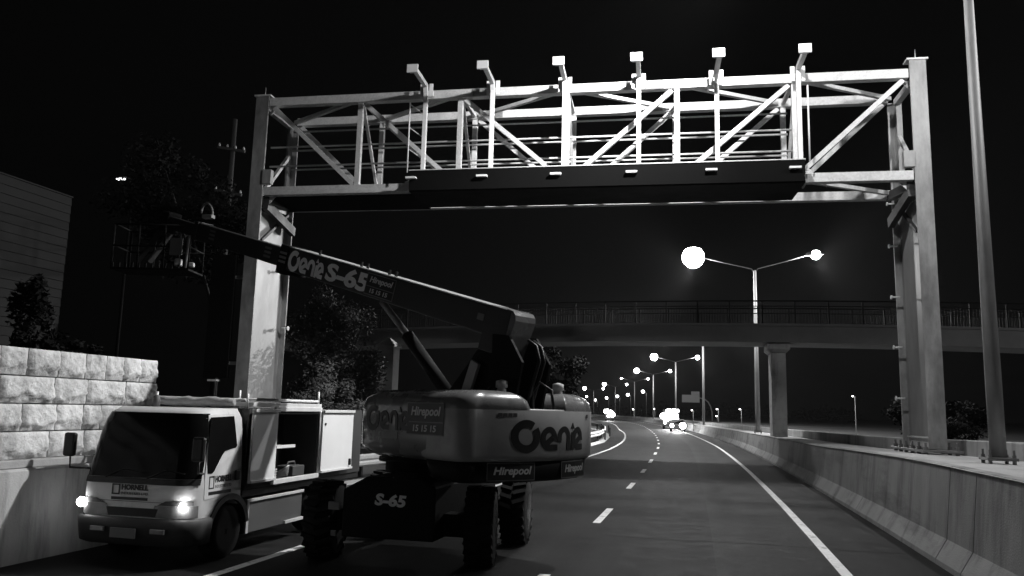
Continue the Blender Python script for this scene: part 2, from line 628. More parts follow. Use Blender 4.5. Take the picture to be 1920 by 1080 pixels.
# thin cast shadows painted as dark lines across the carriageway
m = MB()
def seam_x(y):
    return .13 + dX(y) - .18 * min(1, max(0, (y - 10) / 17))
rr_ = random.Random(21)
for y0, xa, xb in ((13.6, -1.6, 3.1), (24.4, -4.8, 2.9)):
    pts = []
    n = 34
    for i in range(n + 1):
        x = xa + (xb - xa) * i / n
        yy_ = y0 + .05 * math.sin(x * 2.1) + .03 * rr_.random()
        pts.append([(x, yy_, .0035), (x, yy_ + .022, .0035)])
    m.sheet(pts)
tag(m.build('road_shadow_lines', M['shadow_line']), 'thin dark lines across the asphalt, painted in place of cast shadows', None, kind='structure')

# raised footway behind the right barrier, and the dark bank beyond it
rows = []
for y in YR:
    sh, h, w = dX(y), hb(y), interp(WKEY, y)
    rows.append([(3.40 + sh, y, h - .012), (4.3 + sh, y, h - .004), (w + .08 + sh, y, h - .03)])
p_ = MB()
p_.sheet(rows)
tag(p_.build('footway', M['concrete_pale']), 'pale concrete footway raised behind the right barrier', None, kind='structure')
rows = []
for y in YR:
    sh, h, w = dX(y), hb(y), interp(WKEY, y)
    rows.append([(w + .1 + sh, y, h - .05), (w + 3 + sh, y, h + .1), (w + 14 + sh, y, h - .4), (w + 60 + sh, y, .2), (w + 260 + sh, y, -.03)])
p_ = MB()
p_.sheet(rows)
tag(p_.build('bank', M['verge']), 'dark grass bank beyond the low kerb wall', None, kind='structure')
rows = []
for y in ys(16, 420, 6):
    l = interp(LEFTKEY, y)
    rows.append([(l - 2.85, y, .01), (l - 6, y, .25), (l - 30, y, .6), (l - 160, y, -.04)])
p_ = MB()
p_.sheet(rows)
tag(p_.build('grass_verge', M['verge']), 'dark grass verge on the outside of the left shoulder', None, kind='structure')

# right concrete barrier in cast lengths with open joints
root = thing('concrete_barrier', (3.3, 12, 0), 'long grey concrete safety barrier beside the right shoulder, carrying the footway', 'barrier')
m = MB()
joints = [-6.0, 1.5, 7.2, 11.75, 12.9, 19.0, 27.0, 33.0, 39.0] + [45 + 6 * k for k in range(60)]
for a, b in zip(joints[:-1], joints[1:]):
    yy = ys(a + .012, b - .012, 2.0)
    rings = []
    for y in yy:
        sh, h = dX(y), hb(y)
        rings.append([m.bm.verts.new((x + sh, y, z)) for x, z in ((3.15, 0), (3.16, .07), (3.32, .34), (3.42, h - .03), (3.45, h), (3.62, h + .002), (3.62, -.02))])
    n = 7
    for i in range(len(rings) - 1):
        for k in range(n):
            m.bm.faces.new((rings[i][k], rings[i][(k + 1) % n], rings[i + 1][(k + 1) % n], rings[i + 1][k]))
    m.bm.faces.new(rings[0])
    m.bm.faces.new(list(reversed(rings[-1])))
m.build('barrier_face', M['concrete'], root)
m = MB()
m.sheet([[(3.60 + dX(y), y, -.02), (3.60 + dX(y), y, hb(y) - .03)] for y in YR])
m.build('joint_backing', M['dark'], root)

# low wall along the back of the footway
m = MB()
yy = YR
rings = []
for y in yy:
    x, h = interp(WKEY, y) + dX(y), hb(y)
    rings.append([m.bm.verts.new(p) for p in ((x, y, h - .1), (x + .01, y, h + .29), (x + .03, y, h + .31), (x + .2, y, h + .31), (x + .22, y, h - .1))])
for i in range(len(rings) - 1):
    for k in range(5):
        m.bm.faces.new((rings[i][k], rings[i][(k + 1) % 5], rings[i + 1][(k + 1) % 5], rings[i + 1][k]))
m.bm.faces.new(rings[0])
m.bm.faces.new(list(reversed(rings[-1])))
tag(m.build('kerb_wall', M['concrete_weathered']), 'low pale kerb wall along the back of the raised footway', 'low wall')

# ------------------------------------------------------------------ left side: barrier, stone wall, building
root = thing('roadside_wall', (-8.2, 9, 0), 'pale stained concrete wall at the foot of the stone block wall, beside the truck', 'concrete wall')
m = MB()
prof = [(-8.18, 0), (-8.24, 1.1), (-8.27, 1.13), (-8.44, 1.13), (-8.5, 0)]
m.prism([(x, -6, z) for x, z in prof], (0, 22, 0))
m.build('wall_face', M['concrete_weathered'], root)
m = MB()
m.span((-8.62, -6, 1.132), (-8.3, 16, 1.235), .015)
m.build('capping', M['concrete'], root)

root = thing('stone_block_wall', (-8.5, 8, 1.24), 'pale rock-faced stone block retaining wall above the concrete wall, on the left', 'stone wall')
m = MB()
rows_y = [
    (2.285, 2.64, [3.2, 3.9, 4.7, 5.35, 6.1, 6.8, 7.5, 8.12, 8.54, 9.06, 9.54, 9.94, 10.30, 10.66, 11.06]),
    (1.935, 2.28, [3.0, 3.8, 4.7, 5.5, 6.3, 7.2, 8.16, 9.02, 9.61, 10.38, 11.08]),
    (1.585, 1.93, [3.3, 4.1, 4.8, 5.6, 6.4, 7.2, 7.8, 8.54, 9.10, 9.58, 9.92, 10.47, 11.07]),
    (1.236, 1.58, [3.0, 3.9, 4.7, 5.5, 6.3, 7.3, 8.18, 9.02, 9.64, 10.2, 11.07])]
rnd = random.Random(3)
for z0, z1, js in rows_y:
    for a, b in zip(js[:-1], js[1:]):
        nu, nv = max(6, int((b - a) / .035)), 11
        seed = rnd.random() * 50
        bulge = .045 + .035 * rnd.random()
        grid = []
        for j in range(nv + 1):
            v = j / nv
            row = []
            for i in range(nu + 1):
                u = i / nu
                y = a + .008 + (b - a - .016) * u
                z = z0 + .006 + (z1 - z0 - .012) * v
                edge = min(1, 13 * min(u, 1 - u) * (b - a) / .35, 11 * min(v, 1 - v))
                edge = max(0, edge)
                vb = .24 + .09 * math.sin(y * 9 + seed) + .06 * math.sin(y * 23 + seed * 2) + .03 * math.sin(y * 57 + seed)
                d = bulge * (1 - max(0, (v - vb)) * .8) if v > vb else bulge * (.18 + .42 * (v / vb) ** 2)
                d += .013 * math.sin(y * 31 + z * 17 + seed) * math.sin(z * 40 + seed * 3 + y * 11) + .009 * (rnd.random() - .5)
                row.append((-8.42 + max(0.0, d) * edge ** .6, y, z))
            grid.append(row)
        m.sheet(grid, smooth=True)
        # margins of the block back to the joint
        for p, q in (((-8.42, a + .008, z0 + .006), (-8.42, b - .008, z0 + .006)), ((-8.42, a + .008, z1 - .006), (-8.42, b - .008, z1 - .006))):
            m.quad([p, q, (-8.5, q[1], q[2]), (-8.5, p[1], p[2])])
        for yv in (a + .008, b - .008):
            m.quad([(-8.42, yv, z0 + .006), (-8.42, yv, z1 - .006), (-8.5, yv, z1 - .006), (-8.5, yv, z0 + .006)])
m.build('block_face', M['stone'], root, fix=False)
m = MB()
m.span((-8.9, 3.0, 1.236), (-8.47, 11.05, 2.632))
m.build('core', M['concrete_weathered'], root)

root = thing('building', (-14, 9, 0), 'dim weatherboard building standing above the stone block wall', 'building')
m = MB()
z = 0.6
k = 0
while z < 5.86:
    h = .165
    m.prism([(-11.97, -4, z), (-11.956, -4, z + .004), (-11.97, -4, z + h)], (0, 16.74, 0))
    z += h
    k += 1
m.build('cladding', M['board'], root)
m = MB()
m.span((-20, -4, 0), (-11.98, 12.74, 5.88))
m.build('wall', M['board'], root)
m = MB()
m.span((-20.05, -4.05, 5.883), (-11.95, 12.76, 5.91))
m.build('roof', M['board'], root)

# ------------------------------------------------------------------ sign gantry
GO = Vector((-11.4, 18.0, 0))
GU = Vector((16.3, 1.0, 0)).normalized()
GV = Vector((-GU.y, GU.x, 0))
GZ = Vector((0, 0, 1))
GA = (GU, GV, GZ)
def G(u, v, z):
    return GO + GU * u + GV * v + GZ * z
gan = thing('sign_gantry', tuple(G(8.2, .8, 0)), 'tall galvanised steel lattice gantry without signs, spanning the whole motorway', 'gantry')
US = [0.15, 2.85, 5.5, 8.2, 10.85, 13.55, 16.25]
BASE = {0.15: .25, 16.25: 1.30}
for uc in (0.15, 16.25):
    zb = BASE[uc]
    sgn = -1 if uc > 8 else 1
    c = MB()
    # front column: broad flange box
    ztp = 10.17 if uc > 8 else 10.02
    zm, zh = (zb + .1 + ztp) / 2, ztp - zb - .1
    c.box(G(uc, -.01, zm), (.36, .045, zh), GA, .004)
    c.box(G(uc, .13, zm), (.05, .233, zh), GA)
    col = c.build('column', M['galv_col'], gan)
    m = MB()
    m.box(G(uc, .10, ztp + .025), (.46, .30, .045), GA, .004)
    m.lathe([(.05, 0), (.012, .05), (.004, .26)], G(uc, .1, ztp + .048), n=8)
    m.build('cap_plate', M['galv'], col)
    c = MB()
    zm, zh = (zb + .1 + 9.86) / 2, 9.76 - zb
    c.box(G(uc, 1.84, zm), (.34, .045, zh), GA, .004)
    c.box(G(uc, 1.71, zm), (.05, .213, zh), GA)
    c.build('column', M['galv_col'], gan)
    m = MB()
    m.box(G(uc + .02 * sgn, .92, (zb + .1 + 7.0) / 2), (.05, 1.33, 6.9 - zb), GA)
    m.build('web_plate', M['galv_web'], gan)
    m = MB()
    m.box(G(uc + .0 * sgn, .91, zb + .33), (.28, 1.455, .03), GA)
    m.box(G(uc + .10 * sgn, .91, zb + .21), (.02, 1.45, .2), GA)
    m.build('stiffener', M['galv'], gan)
    m = MB()
    m.box(G(uc, .10, 7.1), (.1, .0 + .1, .1), GA)
    m = MB()
    # struts and braces between the front and rear columns above the web
    m.bar(G(uc, .18, 7.28), G(uc, 1.64, 7.28), .14, .16)
    m.bar(G(uc, .18, 9.80), G(uc, 1.64, 9.80), .14, .14)
    m.bar(G(uc + .02, .18, 7.36), G(uc + .02, 1.64, 8.9), .09, .09)
    m.build('cross_strut', M['galv'], gan)
    m = MB()
    m.box(G(uc, .85, zb + .06), (.80, 2.35, .05), GA, .005)
    bp = m.build('base_plate', M['bolt'], gan)
    for du in (-.31, .31):
        for dv in (-.2, .25, .7, 1.15, 1.55, 1.95):
            m = MB()
            p = G(uc + du, dv, zb + .0)
            m.lathe([(.052, .085), (.052, .15), (.026, .15), (.026, .24)], p, n=6, smooth=False)
            m.lathe([(.045, -.02), (.045, .034)], p, n=6, smooth=False)
            m.build('anchor_bolt', M['bolt'], bp)
    if uc > 8:
        for z in (2.5, 3.7, 4.9, 6.15, 7.2):
            m = MB()
            m.tube([G(uc - .15, 1.60, z), G(uc - .33, 1.60, z)], .022, 8)
            m.lathe([(.05, 0), (.05, .03)], G(uc - .33, 1.60, z), -GU, 8)
            m.build('step_bolt', M['white_steel'], gan)
    else:
        for z in (4.05, 5.6):
            m = MB()
            m.tube([G(uc + .15, 1.62, z), G(uc + .33, 1.62, z)], .026, 8)
            m.lathe([(.06, 0), (.06, .03)], G(uc + .33, 1.62, z), GU, 8)
            m.build('step_bolt', M['white_steel'], gan)
    m = MB()
    zb2 = 7.82
    m.box(G(uc + (-.28 if uc > 8 else .28), .02, zb2), (.24, .16, .38), GA, .008)
    m.build('junction_box', M['galv_col'], gan)

CH = .22
for (v, zt, zbm) in ((0.0, 9.87, 7.45), (1.66, 9.93, 7.45)):
    for z, nm in ((zt, 'top_chord'), (zbm, 'bottom_chord')):
        m = MB()
        m.box(G(8.2, v + .10, z), (15.72, .20, CH), GA, .008)
        m.build(nm, M['galv'], gan)
    for u in US[1:-1]:
        m = MB()
        m.box(G(u, v + .10, (zt + zbm) / 2), (.13, .12, zt - zbm - CH - .004), GA, .006)
        m.build('vertical', M['galv'], gan)
    for i in range(6):
        a, b = US[i], US[i + 1]
        if i < 3:
            p, q = G(a + (.3 if i == 0 else .12), v + .10, zt - .14), G(b - .1, v + .10, zbm + .14)
        else:
            p, q = G(a + .1, v + .10, zbm + .14), G(b - (.3 if i == 5 else .12), v + .10, zt - .14)
        m = MB()
        m.bar(p, q, .10, .11)
        m.build('diagonal', M['galv'], gan)
for zt, nm in ((9.90, 'top_brace'), (7.45, 'bottom_brace')):
    for i in range(6):
        a, b = US[i], US[i + 1]
        if i < 3:
            p, q = G(a + .15, 1.64, zt), G(b - .15, .22, zt)
        else:
            p, q = G(a + .15, .22, zt), G(b - .15, 1.64, zt)
        m = MB()
        m.bar(p, q, .10, .09)
        m.build(nm, M['galv'], gan)
for u in US[1:-1]:
    m = MB()
    m.bar(G(u, .205, 9.84), G(u, 1.655, 9.90), .09, .09)
    m.bar(G(u + .03, .22, 9.70), G(u + .03, 1.64, 7.62), .07, .07)
    m.build('cross_frame', M['galv'], gan)
# heavy end brackets (knee braces) under each end of the truss
for uc, s in ((0.15, 1), (16.25, -1)):
    m = MB()
    m.bar(G(uc + s * .24, .10, 7.10), G(uc + s * .24, 1.75, 6.75), .14, .24)
    m.bar(G(uc + s * .24, .10, 7.22), G(uc + s * .24, 1.74, 7.42), .16, .2)
    m.bar(G(uc + s * .02 + s * .10, .22, 6.2), G(uc + s * .12, 1.62, 7.2), .07, .07)
    m.build('knee_brace', M['dark'], gan)
    m = MB()
    m.prism([G(uc + s * .19, .12, 9.98), G(uc + s * .55, .12, 9.98), G(uc + s * .19, .12, 9.55)], GV * .03)
    m.build('gusset', M['galv'], gan)
    m = MB()
    m.prism([G(uc + s * .19, .12, 7.34), G(uc + s * .5, .12, 7.34), G(uc + s * .19, .12, 7.0)], GV * .03)
    m.build('gusset', M['galv'], gan)
for v, z in ((0.0, 9.87), (0.0, 7.45), (1.66, 9.93)):
    for u in (US[2] + .55, US[4] - .55):
        m = MB()
        m.box(G(u, v - .012, z), (.46, .022, .19), GA, .002)
        for du in (-.16, -.06, .06, .16):
            for dz in (-.05, .05):
                m.box(G(u + du, v - .03, z + dz), (.03, .02, .03), GA)
        m.build('splice_plate', M['galv_col'], gan)
m = MB()
m.tube([G(.5, .24, 7.60), G(4.3, .24, 7.60)], .02, 6)
m.tube([G(13.8, .24, 7.60), G(15.9, .24, 7.60)], .02, 6)
m.build('conduit', M['galv_col'], gan)
# rails of the walkway
for v, z in ((1.52, 9.58), (1.52, 9.03), (1.52, 8.48), (.26, 8.70), (.26, 8.18)):
    m = MB()
    m.tube([G(.34, v, z), G(13.62, v, z)], .026, 8)
    m.build('handrail', M['galv'], gan)
# walkway trough clad in dark sheet
m = MB()
m.prism([G(4.42, -.50, 7.72), G(4.42, -.50, 7.23), G(4.42, -.46, 7.20), G(4.42, 1.32, 7.268), G(4.42, 1.32, 7.33), G(4.42, -.40, 7.28), G(4.42, -.44, 7.72)], GU * 9.22)
tr = m.build('walkway_trough', M['fascia'], gan)
m = MB()
m.prism([G(.35, .22, 7.30), G(.35, 1.50, 7.27), G(.35, 1.50, 7.33), G(.35, .22, 7.35)], GU * 4.065)
m.build('walkway_deck', M['fascia'], gan)
m = MB()
m.box(G(9.03, -.47, 7.735), (9.25, .10, .022), GA)
m.build('trough_lip', M['galv'], tr)
# brackets of the sign lights: post, clamp and cantilever with a square end plate
for i, u in enumerate((4.70, 6.40, 8.18, 9.95, 11.75, 13.58)):
    m = MB()
    m.box(G(u, -.32, (7.76 + 9.80) / 2), (.10, .10, 2.04), GA, .006)
    m.bar(G(u, -.32, 9.78), G(u, -.40, 9.98), .10, .11, upv=GV)
    br = m.build('light_bracket', M['white_steel'], gan)
    m = MB()
    m.bar(G(u, -.38, 9.95), G(u, -1.36, 9.97), .10, .11)
    m.build('cantilever_arm', M['galv'], br)
    m = MB()
    m.box(G(u - .03, -1.40, 9.955), (.27, .045, .20), GA, .004)
    m.box(G(u - .03, -1.32, 9.955), (.20, .12, .13), GA, .01)
    m.build('end_plate', M['white_steel'], br)
    m = MB()
    for du in (-.115, .115):
        m.box(G(u + du, -.27, 9.86), (.10, .02, .36), GA, .003)
    m.bar(G(u - .10, -.26, 9.87), G(u - .10, -.02, 9.87), .03, .12)
    m.bar(G(u + .10, -.26, 9.87), G(u + .10, -.02, 9.87), .03, .12)
    m.build('clamp_plate', M['white_steel'], br)
    m = MB()
    m.box(G(u - .16 if i else u - .22, -.55, 7.53), (.26, .10, .05), GA, .004)
    m.build('foot_angle', M['white_steel'], br)
# end gates of the walkway
for u in (4.30, 13.78):
    m = MB()
    m.tube([G(u, -.32, 7.74), G(u, -.32, 9.55)], .02, 8)
    for z in (9.5, 8.9, 8.35) if u < 8 else ():
        m.tube([G(u, -.32, z), G(u + .34 * (1 if u < 8 else -1), -.30, z - .25)], .014, 6)
    m.build('end_gate', M['white_steel'], gan)
# end lug of the trough
for u in (4.40, 13.70):
    m = MB()
    m.prism([G(u - .1, -.46, 7.46), G(u + .12, -.46, 7.46), G(u + .12, -.1, 7.62), G(u - .1, -.1, 7.62)], (0, 0, -.06))
    m.box(G(u, -.05, 7.42), (.03, .5, .34), GA)
    m.build('trough_bracket', M['galv'], gan)
# dark sheet panel hung beside the left tower
m = MB()
m.box(G(-.60, .05, 4.2), (.66, .10, 3.15), GA, .01)
sp = m.build('side_panel', M['fascia'], gan)
m = MB()
m.bar(G(-.30, .08, 5.2), G(0, .08, 5.2), .06, .08)
m.bar(G(-.30, .08, 3.0), G(0, .08, 3.0), .06, .08)
m.box(G(-.62, .0, 2.56), (.24, .2, .05), GA)
m.build('side_panel_bracket', M['galv'], gan)

# ------------------------------------------------------------------ street lamps
# how strongly a road lantern throws light sideways: most towards the road, little behind it
THROW = [(0.0, .18), (.06, .36), (.14, .98), (.22, 1.0), (.35, .6), (.5, .23), (.62, .18), (.75, .18), (1.0, .2)]
def throw_nodes(l, side):
    l.use_nodes = True
    nt = l.node_tree
    em = next(n for n in nt.nodes if n.type == 'EMISSION')
    ge = nt.nodes.new('ShaderNodeNewGeometry')
    se = nt.nodes.new('ShaderNodeSeparateXYZ')
    nt.links.new(ge.outputs['Incoming'], se.inputs[0])
    mr = nt.nodes.new('ShaderNodeMapRange')
    k = INC * side
    mr.inputs['From Min'].default_value = -1
    mr.inputs['From Max'].default_value = 1
    mr.inputs['To Min'].default_value = 0.0 if k > 0 else 1.0
    mr.inputs['To Max'].default_value = 1.0 if k > 0 else 0.0
    nt.links.new(se.outputs[0], mr.inputs[0])
    cr = nt.nodes.new('ShaderNodeValToRGB')
    el = cr.color_ramp.elements
    while len(el) < len(THROW):
        el.new(.5)
    for e, (p, v) in zip(el, THROW):
        e.position = p
        e.color = (v, v, v, 1)
    nt.links.new(mr.outputs[0], cr.inputs[0])
    nt.links.new(cr.outputs[0], em.inputs['Strength'])

INC = 1

def spot(parent, loc, power, radius=.13, side=1):
    l = bpy.data.lights.new('lamp_light', 'POINT')
    throw_nodes(l, side)
    l.energy = power
    l.shadow_soft_size = radius
    o = bpy.data.objects.new('lamp_light', l)
    scene.collection.objects.link(o)
    o.parent = parent
    o.location = loc
    return o

def pole_parts(root, h, r0=.145, r1=.085):
    x, y, z = root.location
    m = MB()
    m.lathe([(r0 * 1.0, .10), (r0, 1.2), (r1, h)], (x, y, z), n=12)
    m.build('pole', M['pole'], root)
    m = MB()
    m.box((x, y, z + .075), (.44, .44, .045), None, .004)
    bp = m.build('base_plate', M['bolt'], root)
    if y > 60:
        return
    for dx in (-.17, .17):
        for dy in (-.17, .17):
            m = MB()
            m.lathe([(.03, -.02), (.03, .14), (.018, .14), (.018, .22)], (x + dx, y + dy, z), n=6, smooth=False)
            m.build('anchor_bolt', M['bolt'], bp)

def luminaire(root, tip, side, rb, name='luminaire', bowl=None):
    """housing with a lit bowl below; side = +1/-1 direction the head points"""
    tx, ty, tz = tip
    m = MB()
    m.lathe([(.05, -.62), (.13, -.5), (.17, -.2), (.16, .15), (.06, .42)], (tx + side * .1, ty, tz + .05), (side, 0, .06), 12)
    lum = m.build(name, M['grey_trim'], root)
    m = MB()
    prof = [(rb * math.cos(R(a)), -rb * 1.0 * math.sin(R(a))) for a in (-42, -20, 0, 20, 40, 60, 78)]
    m.lathe(prof, (tx + side * .05, ty, tz - .0), (0, 0, 1), 16)
    m.lathe([(rb * .72, rb * .68), (rb * .5, rb * .8), (.04, rb * .85)], (tx + side * .05, ty, tz + .004), (0, 0, 1), 16)
    m.build('lamp_bowl', bowl or M['bowl'], lum)
    return lum

def twin_lamp(x, y, z, label, arms, rb=(.34, .22), power=(LAMP_W, LAMP_W), h=9.65, group='twin-arm street lamps along the right of the motorway', rise=.9, r0=.145, r1=.088):
    root = thing('street_lamp', (x, y, z), label, 'street lamp', group)
    pole_parts(root, h, r0, r1)
    for s, a, r, p in ((-1, arms[0], rb[0], power[0]), (1, arms[1], rb[1], power[1])):
        m = MB()
        tip = (x + s * a, y, z + h + rise)
        m.tube([(x, y, z + h - .15), (x + s * .18, y, z + h + .12), (x + s * a * .5, y, z + h + .12 + (rise - .12) * .5), (x + s * (a - .3), y, tip[2])], [.045, .035, .03, .026], 8)
        m.build('lamp_arm', M['dark'], root)
        luminaire(root, tip, s, r)
        if p:
            spot(root, (s * (a + .05), 0, h + rise - r - .15), p, side=-s)
    return root

twin_lamp(4.52, 14.4, 1.352, 'nearest street lamp, tall grey pole right of the gantry, its head out of sight', (3.6, 3.6), h=9.5, r0=.122, r1=.066, rise=.8)
twin_lamp(5.2, -46, 1.36, 'twin-arm street lamp standing behind the viewer on the same raised footway', (3.75, 3.7), power=(LAMP_W * .3, LAMP_W * .3))
twin_lamp(3.0, 49.5, 1.02, 'twin-arm street lamp with the biggest bright globe, just beyond the footbridge', (3.55, 3.45), rb=(.68, .29), power=(LAMP_W * 2.4, LAMP_W * 2.4))
twin_lamp(-.15, 94.5, .84, 'twin-arm street lamp left of the bridge pier, its heads hidden by the bridge', (3.6, 3.6), rb=(.6, .4), power=(LAMP_W * 2.4, LAMP_W * 2.4))
twin_lamp(-4.8, 140, .80, 'lit twin-arm street lamp whose pole rises behind the oncoming headlights', (3.6, 3.6), rb=(.62, .36), h=10.0, power=(LAMP_W * 2.4, LAMP_W * 2.4))
twin_lamp(-11.4, 186, .80, 'lit twin-arm street lamp with two bright heads, left of the oncoming headlights', (3.7, 3.7), rb=(.62, .38), h=10.0, power=(LAMP_W * 2.4, LAMP_W * 2.4))
twin_lamp(-19.2, 228.6, .80, 'far twin-arm street lamp with two tiny dim heads', (3.7, 3.7), rb=(.26, .28), h=10.0, power=(LAMP_W * .7, LAMP_W * .7))
twin_lamp(-29.9, 278, .80, 'very distant twin-arm street lamp seen above the far bend', (3.8, 3.8), rb=(.66, .42), h=10.0, power=(LAMP_W, 0))
twin_lamp(-44.3, 330, .80, 'farthest twin-arm street lamp, its pole beside the lift hood', (3.8, 3.8), rb=(.7, .5), h=10.0, power=(LAMP_W, 0))

# single-arm lamps of the road beyond the bend
def single_lamp(x, y, zl, rb, label):
    root = thing('street_lamp', (x + 1.2, y, 0), label, 'street lamp', 'single-arm street lamps beyond the bend')
    h = zl - .5
    m = MB()
    m.lathe([(.16, 0), (.10, h)], (x + 1.2, y, 0), n=8)
    m.build('pole', M['pole'], root)
    m = MB()
    m.tube([(x + 1.2, y, h - .1), (x + .6, y, h + .35), (x + .2, y, h + .5)], .05, 6)
    m.build('lamp_arm', M['pole'], root)
    luminaire(root, (x, y, zl), -1, rb, bowl=M['bowl_far'])
    return root
for (x, y, zl, rb, lb) in (
        (-22.1, 300, 10.0, .6, 'rightmost small single-arm lamp among the distant lights'),
        (-32.5, 353, 9.9, .66, 'single-arm distant lamp, second from the right in its row'),
        (-42.0, 400, 10.1, .68, 'single-arm distant lamp in the middle of its row'),
        (-52.5, 444, 10.0, .7, 'single-arm distant lamp glowing brightest in its row'),
        (-70, 530, 10.0, .7, 'single-arm distant lamp close to the lift, near the end of its row'),
        (-78, 545, 12.5, .7, 'leftmost single-arm distant lamp, just above the lift hood')):
    single_lamp(x, y, zl, rb, lb)

# small post-top lamps of the path on the right
for (x, y, z, lb) in (
        (1.44, 100, 2.75, 'small post lamp between the bridge pier and the mast sign'),
        (4.08, 100, 2.80, 'small post lamp just left of the bridge pier'),
        (-1.50, 100, 2.55, 'small post lamp above the oncoming car'),
        (1.75, 128, 1.9, 'small low post lamp beside the mast of the road sign'),
        (10.0, 60, 3.55, 'small post lamp shining in the dark between the bridge pier and the gantry'),
        (-24.5, 210, 2.9, 'tiny post lamp left of the lit vehicles, third from the bend'),
        (-17.5, 205, 3.0, 'tiny post lamp right below the far twin-arm lamps'),
        (-12.0, 200, 3.2, 'tiny post lamp nearest the bright work vehicle')):
    root = thing('path_lamp', (x + .12, y, 0), lb, 'post lamp', 'small post lamps along the path')
    s = y / 100
    m = MB()
    m.lathe([(.05 * s, 0), (.04 * s, z)], (x + .12, y, 0), n=6)
    m.build('post', M['pole'], root)
    m = MB()
    m.bar((x + .16 * s, y, z + .02), (x - .16 * s, y, z + .12 * s), .12 * s, .06 * s)
    hd = m.build('lamp_head', M['grey_trim'], root)
    m = MB()
    m.lathe([(.10 * s, 0), (.09 * s, -.06 * s), (.03 * s, -.10 * s)], (x - .04 * s, y, z + .02 * s), n=8)
    m.build('lamp_bowl', M['bowl_far'], hd)

root = thing('street_lamp', (-34.0, 40, 0), 'lone lit lamp high up in the dark above the lift basket', 'street lamp')
m = MB()
m.lathe([(.11, 0), (.06, 15.2)], (-33.3, 40, 0), n=8)
m.build('pole', M['chassis'], root)
m = MB()
m.tube([(-33.3, 40, 15.1), (-33.7, 40, 15.34), (-34.5, 40, 15.34)], .05, 6)
a_ = m.build('lamp_arm', M['dark'], root)
m = MB()
m.box((-34.2, 40, 15.24), (.5, .22, .07), None, .015)
m.build('lamp_bowl', M['small_light'], a_)

# ------------------------------------------------------------------ footbridge
root = thing('footbridge', (0, 40, 0), 'long concrete footbridge with mesh railings crossing over the motorway', 'footbridge')
def arch(x):
    return .16 - .0011 * (x + 1) ** 2
BX = [-23 + 2 * k for k in range(32)]
def sweep(name, mt, z0, z1, y0, y1, parent=root):
    m = MB()
    prev = None
    for x in BX:
        ring = [m.bm.verts.new((x, yv, z + arch(x))) for yv, z in ((y0, z0), (y1, z0), (y1, z1), (y0, z1))]
        if prev:
            for k in range(4):
                m.bm.faces.new((prev[k], prev[(k + 1) % 4], ring[(k + 1) % 4], ring[k]))
        else:
            m.bm.faces.new(ring)
        prev = ring
    m.bm.faces.new(prev)
    return m.build(name, mt, parent)
bm_ = sweep('deck_beam', M['bridge'], 5.36, 6.12, 39.7, 42.6)
sweep('deck_edge', M['bridge'], 6.123, 6.24, 39.62, 42.68)
for yv in (39.72, 42.58):
    hr = sweep('handrail', M['bridge_rail'], 7.30, 7.36, yv - .03, yv + .03)
    sweep('lower_rail', M['bridge_rail'], 7.06, 7.10, yv - .02, yv + .02)
    for i in range(41):
        x = -22.8 + 1.5 * i
        m = MB()
        m.span((x - .03, yv - .03, 6.24 + arch(x)), (x + .03, yv + .03, 7.30 + arch(x)))
        m.build('railing_post', M['bridge_rail'], root)
    m = MB()
    x = -23
    while x < 38:
        m.span((x - .008, yv - .008, 6.25 + arch(x)), (x + .008, yv + .008, 7.06 + arch(x)))
        x += .13
    m.build('infill_bars', M['bridge_rail'], root)
for xc in (3.45, 24):
    m = MB()
    zb = 1.0 if xc > 0 else .2
    zt = 5.36 + arch(xc) - .003
    if xc > 0:
        m.span((xc - .34, 40.3, zb), (xc + .34, 42.0, zt - .46), .03)
        pr = m.build('pier', M['concrete'], root)
        m = MB()
        m.hexa([(xc - .36, 40.25, zt - .46), (xc + .36, 40.25, zt - .46), (xc + .36, 42.05, zt - .46), (xc - .36, 42.05, zt - .46),
                (xc - .52, 40.0, zt - .3), (xc + .52, 40.0, zt - .3), (xc + .52, 42.3, zt - .3), (xc - .52, 42.3, zt - .3)])
        m.span((xc - .52, 40.0, zt - .297), (xc + .52, 42.3, zt))
        m.build('pier_cap', M['concrete'], pr)

# pillar with pyramid cap near the left end of the bridge
root = thing('gate_pillar', (-15.3, 37, 0), 'square pale pillar with pyramid cap standing behind the boom lift', 'pillar')
m = MB()
m.span((-15.15 - .42, 36.6, 0), (-15.15 + .42, 37.4, 4.92), .02)
m.build('shaft', M['concrete_pale'], root)
m = MB()
c0 = (-15.15, 37.0)
m.span((c0[0] - .50, 36.5, 4.922), (c0[0] + .50, 37.5, 5.0), .01)
m.hexa([(c0[0] - .5, 36.5, 5.003), (c0[0] + .5, 36.5, 5.003), (c0[0] + .5, 37.5, 5.003), (c0[0] - .5, 37.5, 5.003),
        (c0[0] - .03, 36.97, 5.4), (c0[0] + .03, 36.97, 5.4), (c0[0] + .03, 37.03, 5.4), (c0[0] - .03, 37.03, 5.4)])
m.build('cap', M['concrete_pale'], root)
#PART2

# road sign on a curved mast arm, seen from behind
s = 1.7
def at_(x, z):
    return (x * s, 170, 2 + (z - 2) * s)
root = thing('mast_sign', (.83 * s, 170, 0), 'dark road sign on a curved mast arm, standing right of the oncoming lights', 'road sign')
m = MB()
m.tube([(.83 * s, 170, 0), at_(.83, 2.3), at_(.66, 3.05), at_(.38, 3.55), at_(0, 3.86), at_(-.6, 4.02), at_(-2.4, 4.05)], .13, 10)
m.build('mast', M['pole'], root)
m = MB()
a, b = at_(-2.7, 3.46), at_(-.62, 4.37)
m.span((a[0], 169.7, a[2]), (b[0], 169.8, b[2]), .02)
a, b = at_(-1.6, 4.38), at_(-.62, 4.78)
m.span((a[0], 169.7, a[2]), (b[0], 169.8, b[2]), .02)
m.build('sign_panel', M['sign_back'], root)

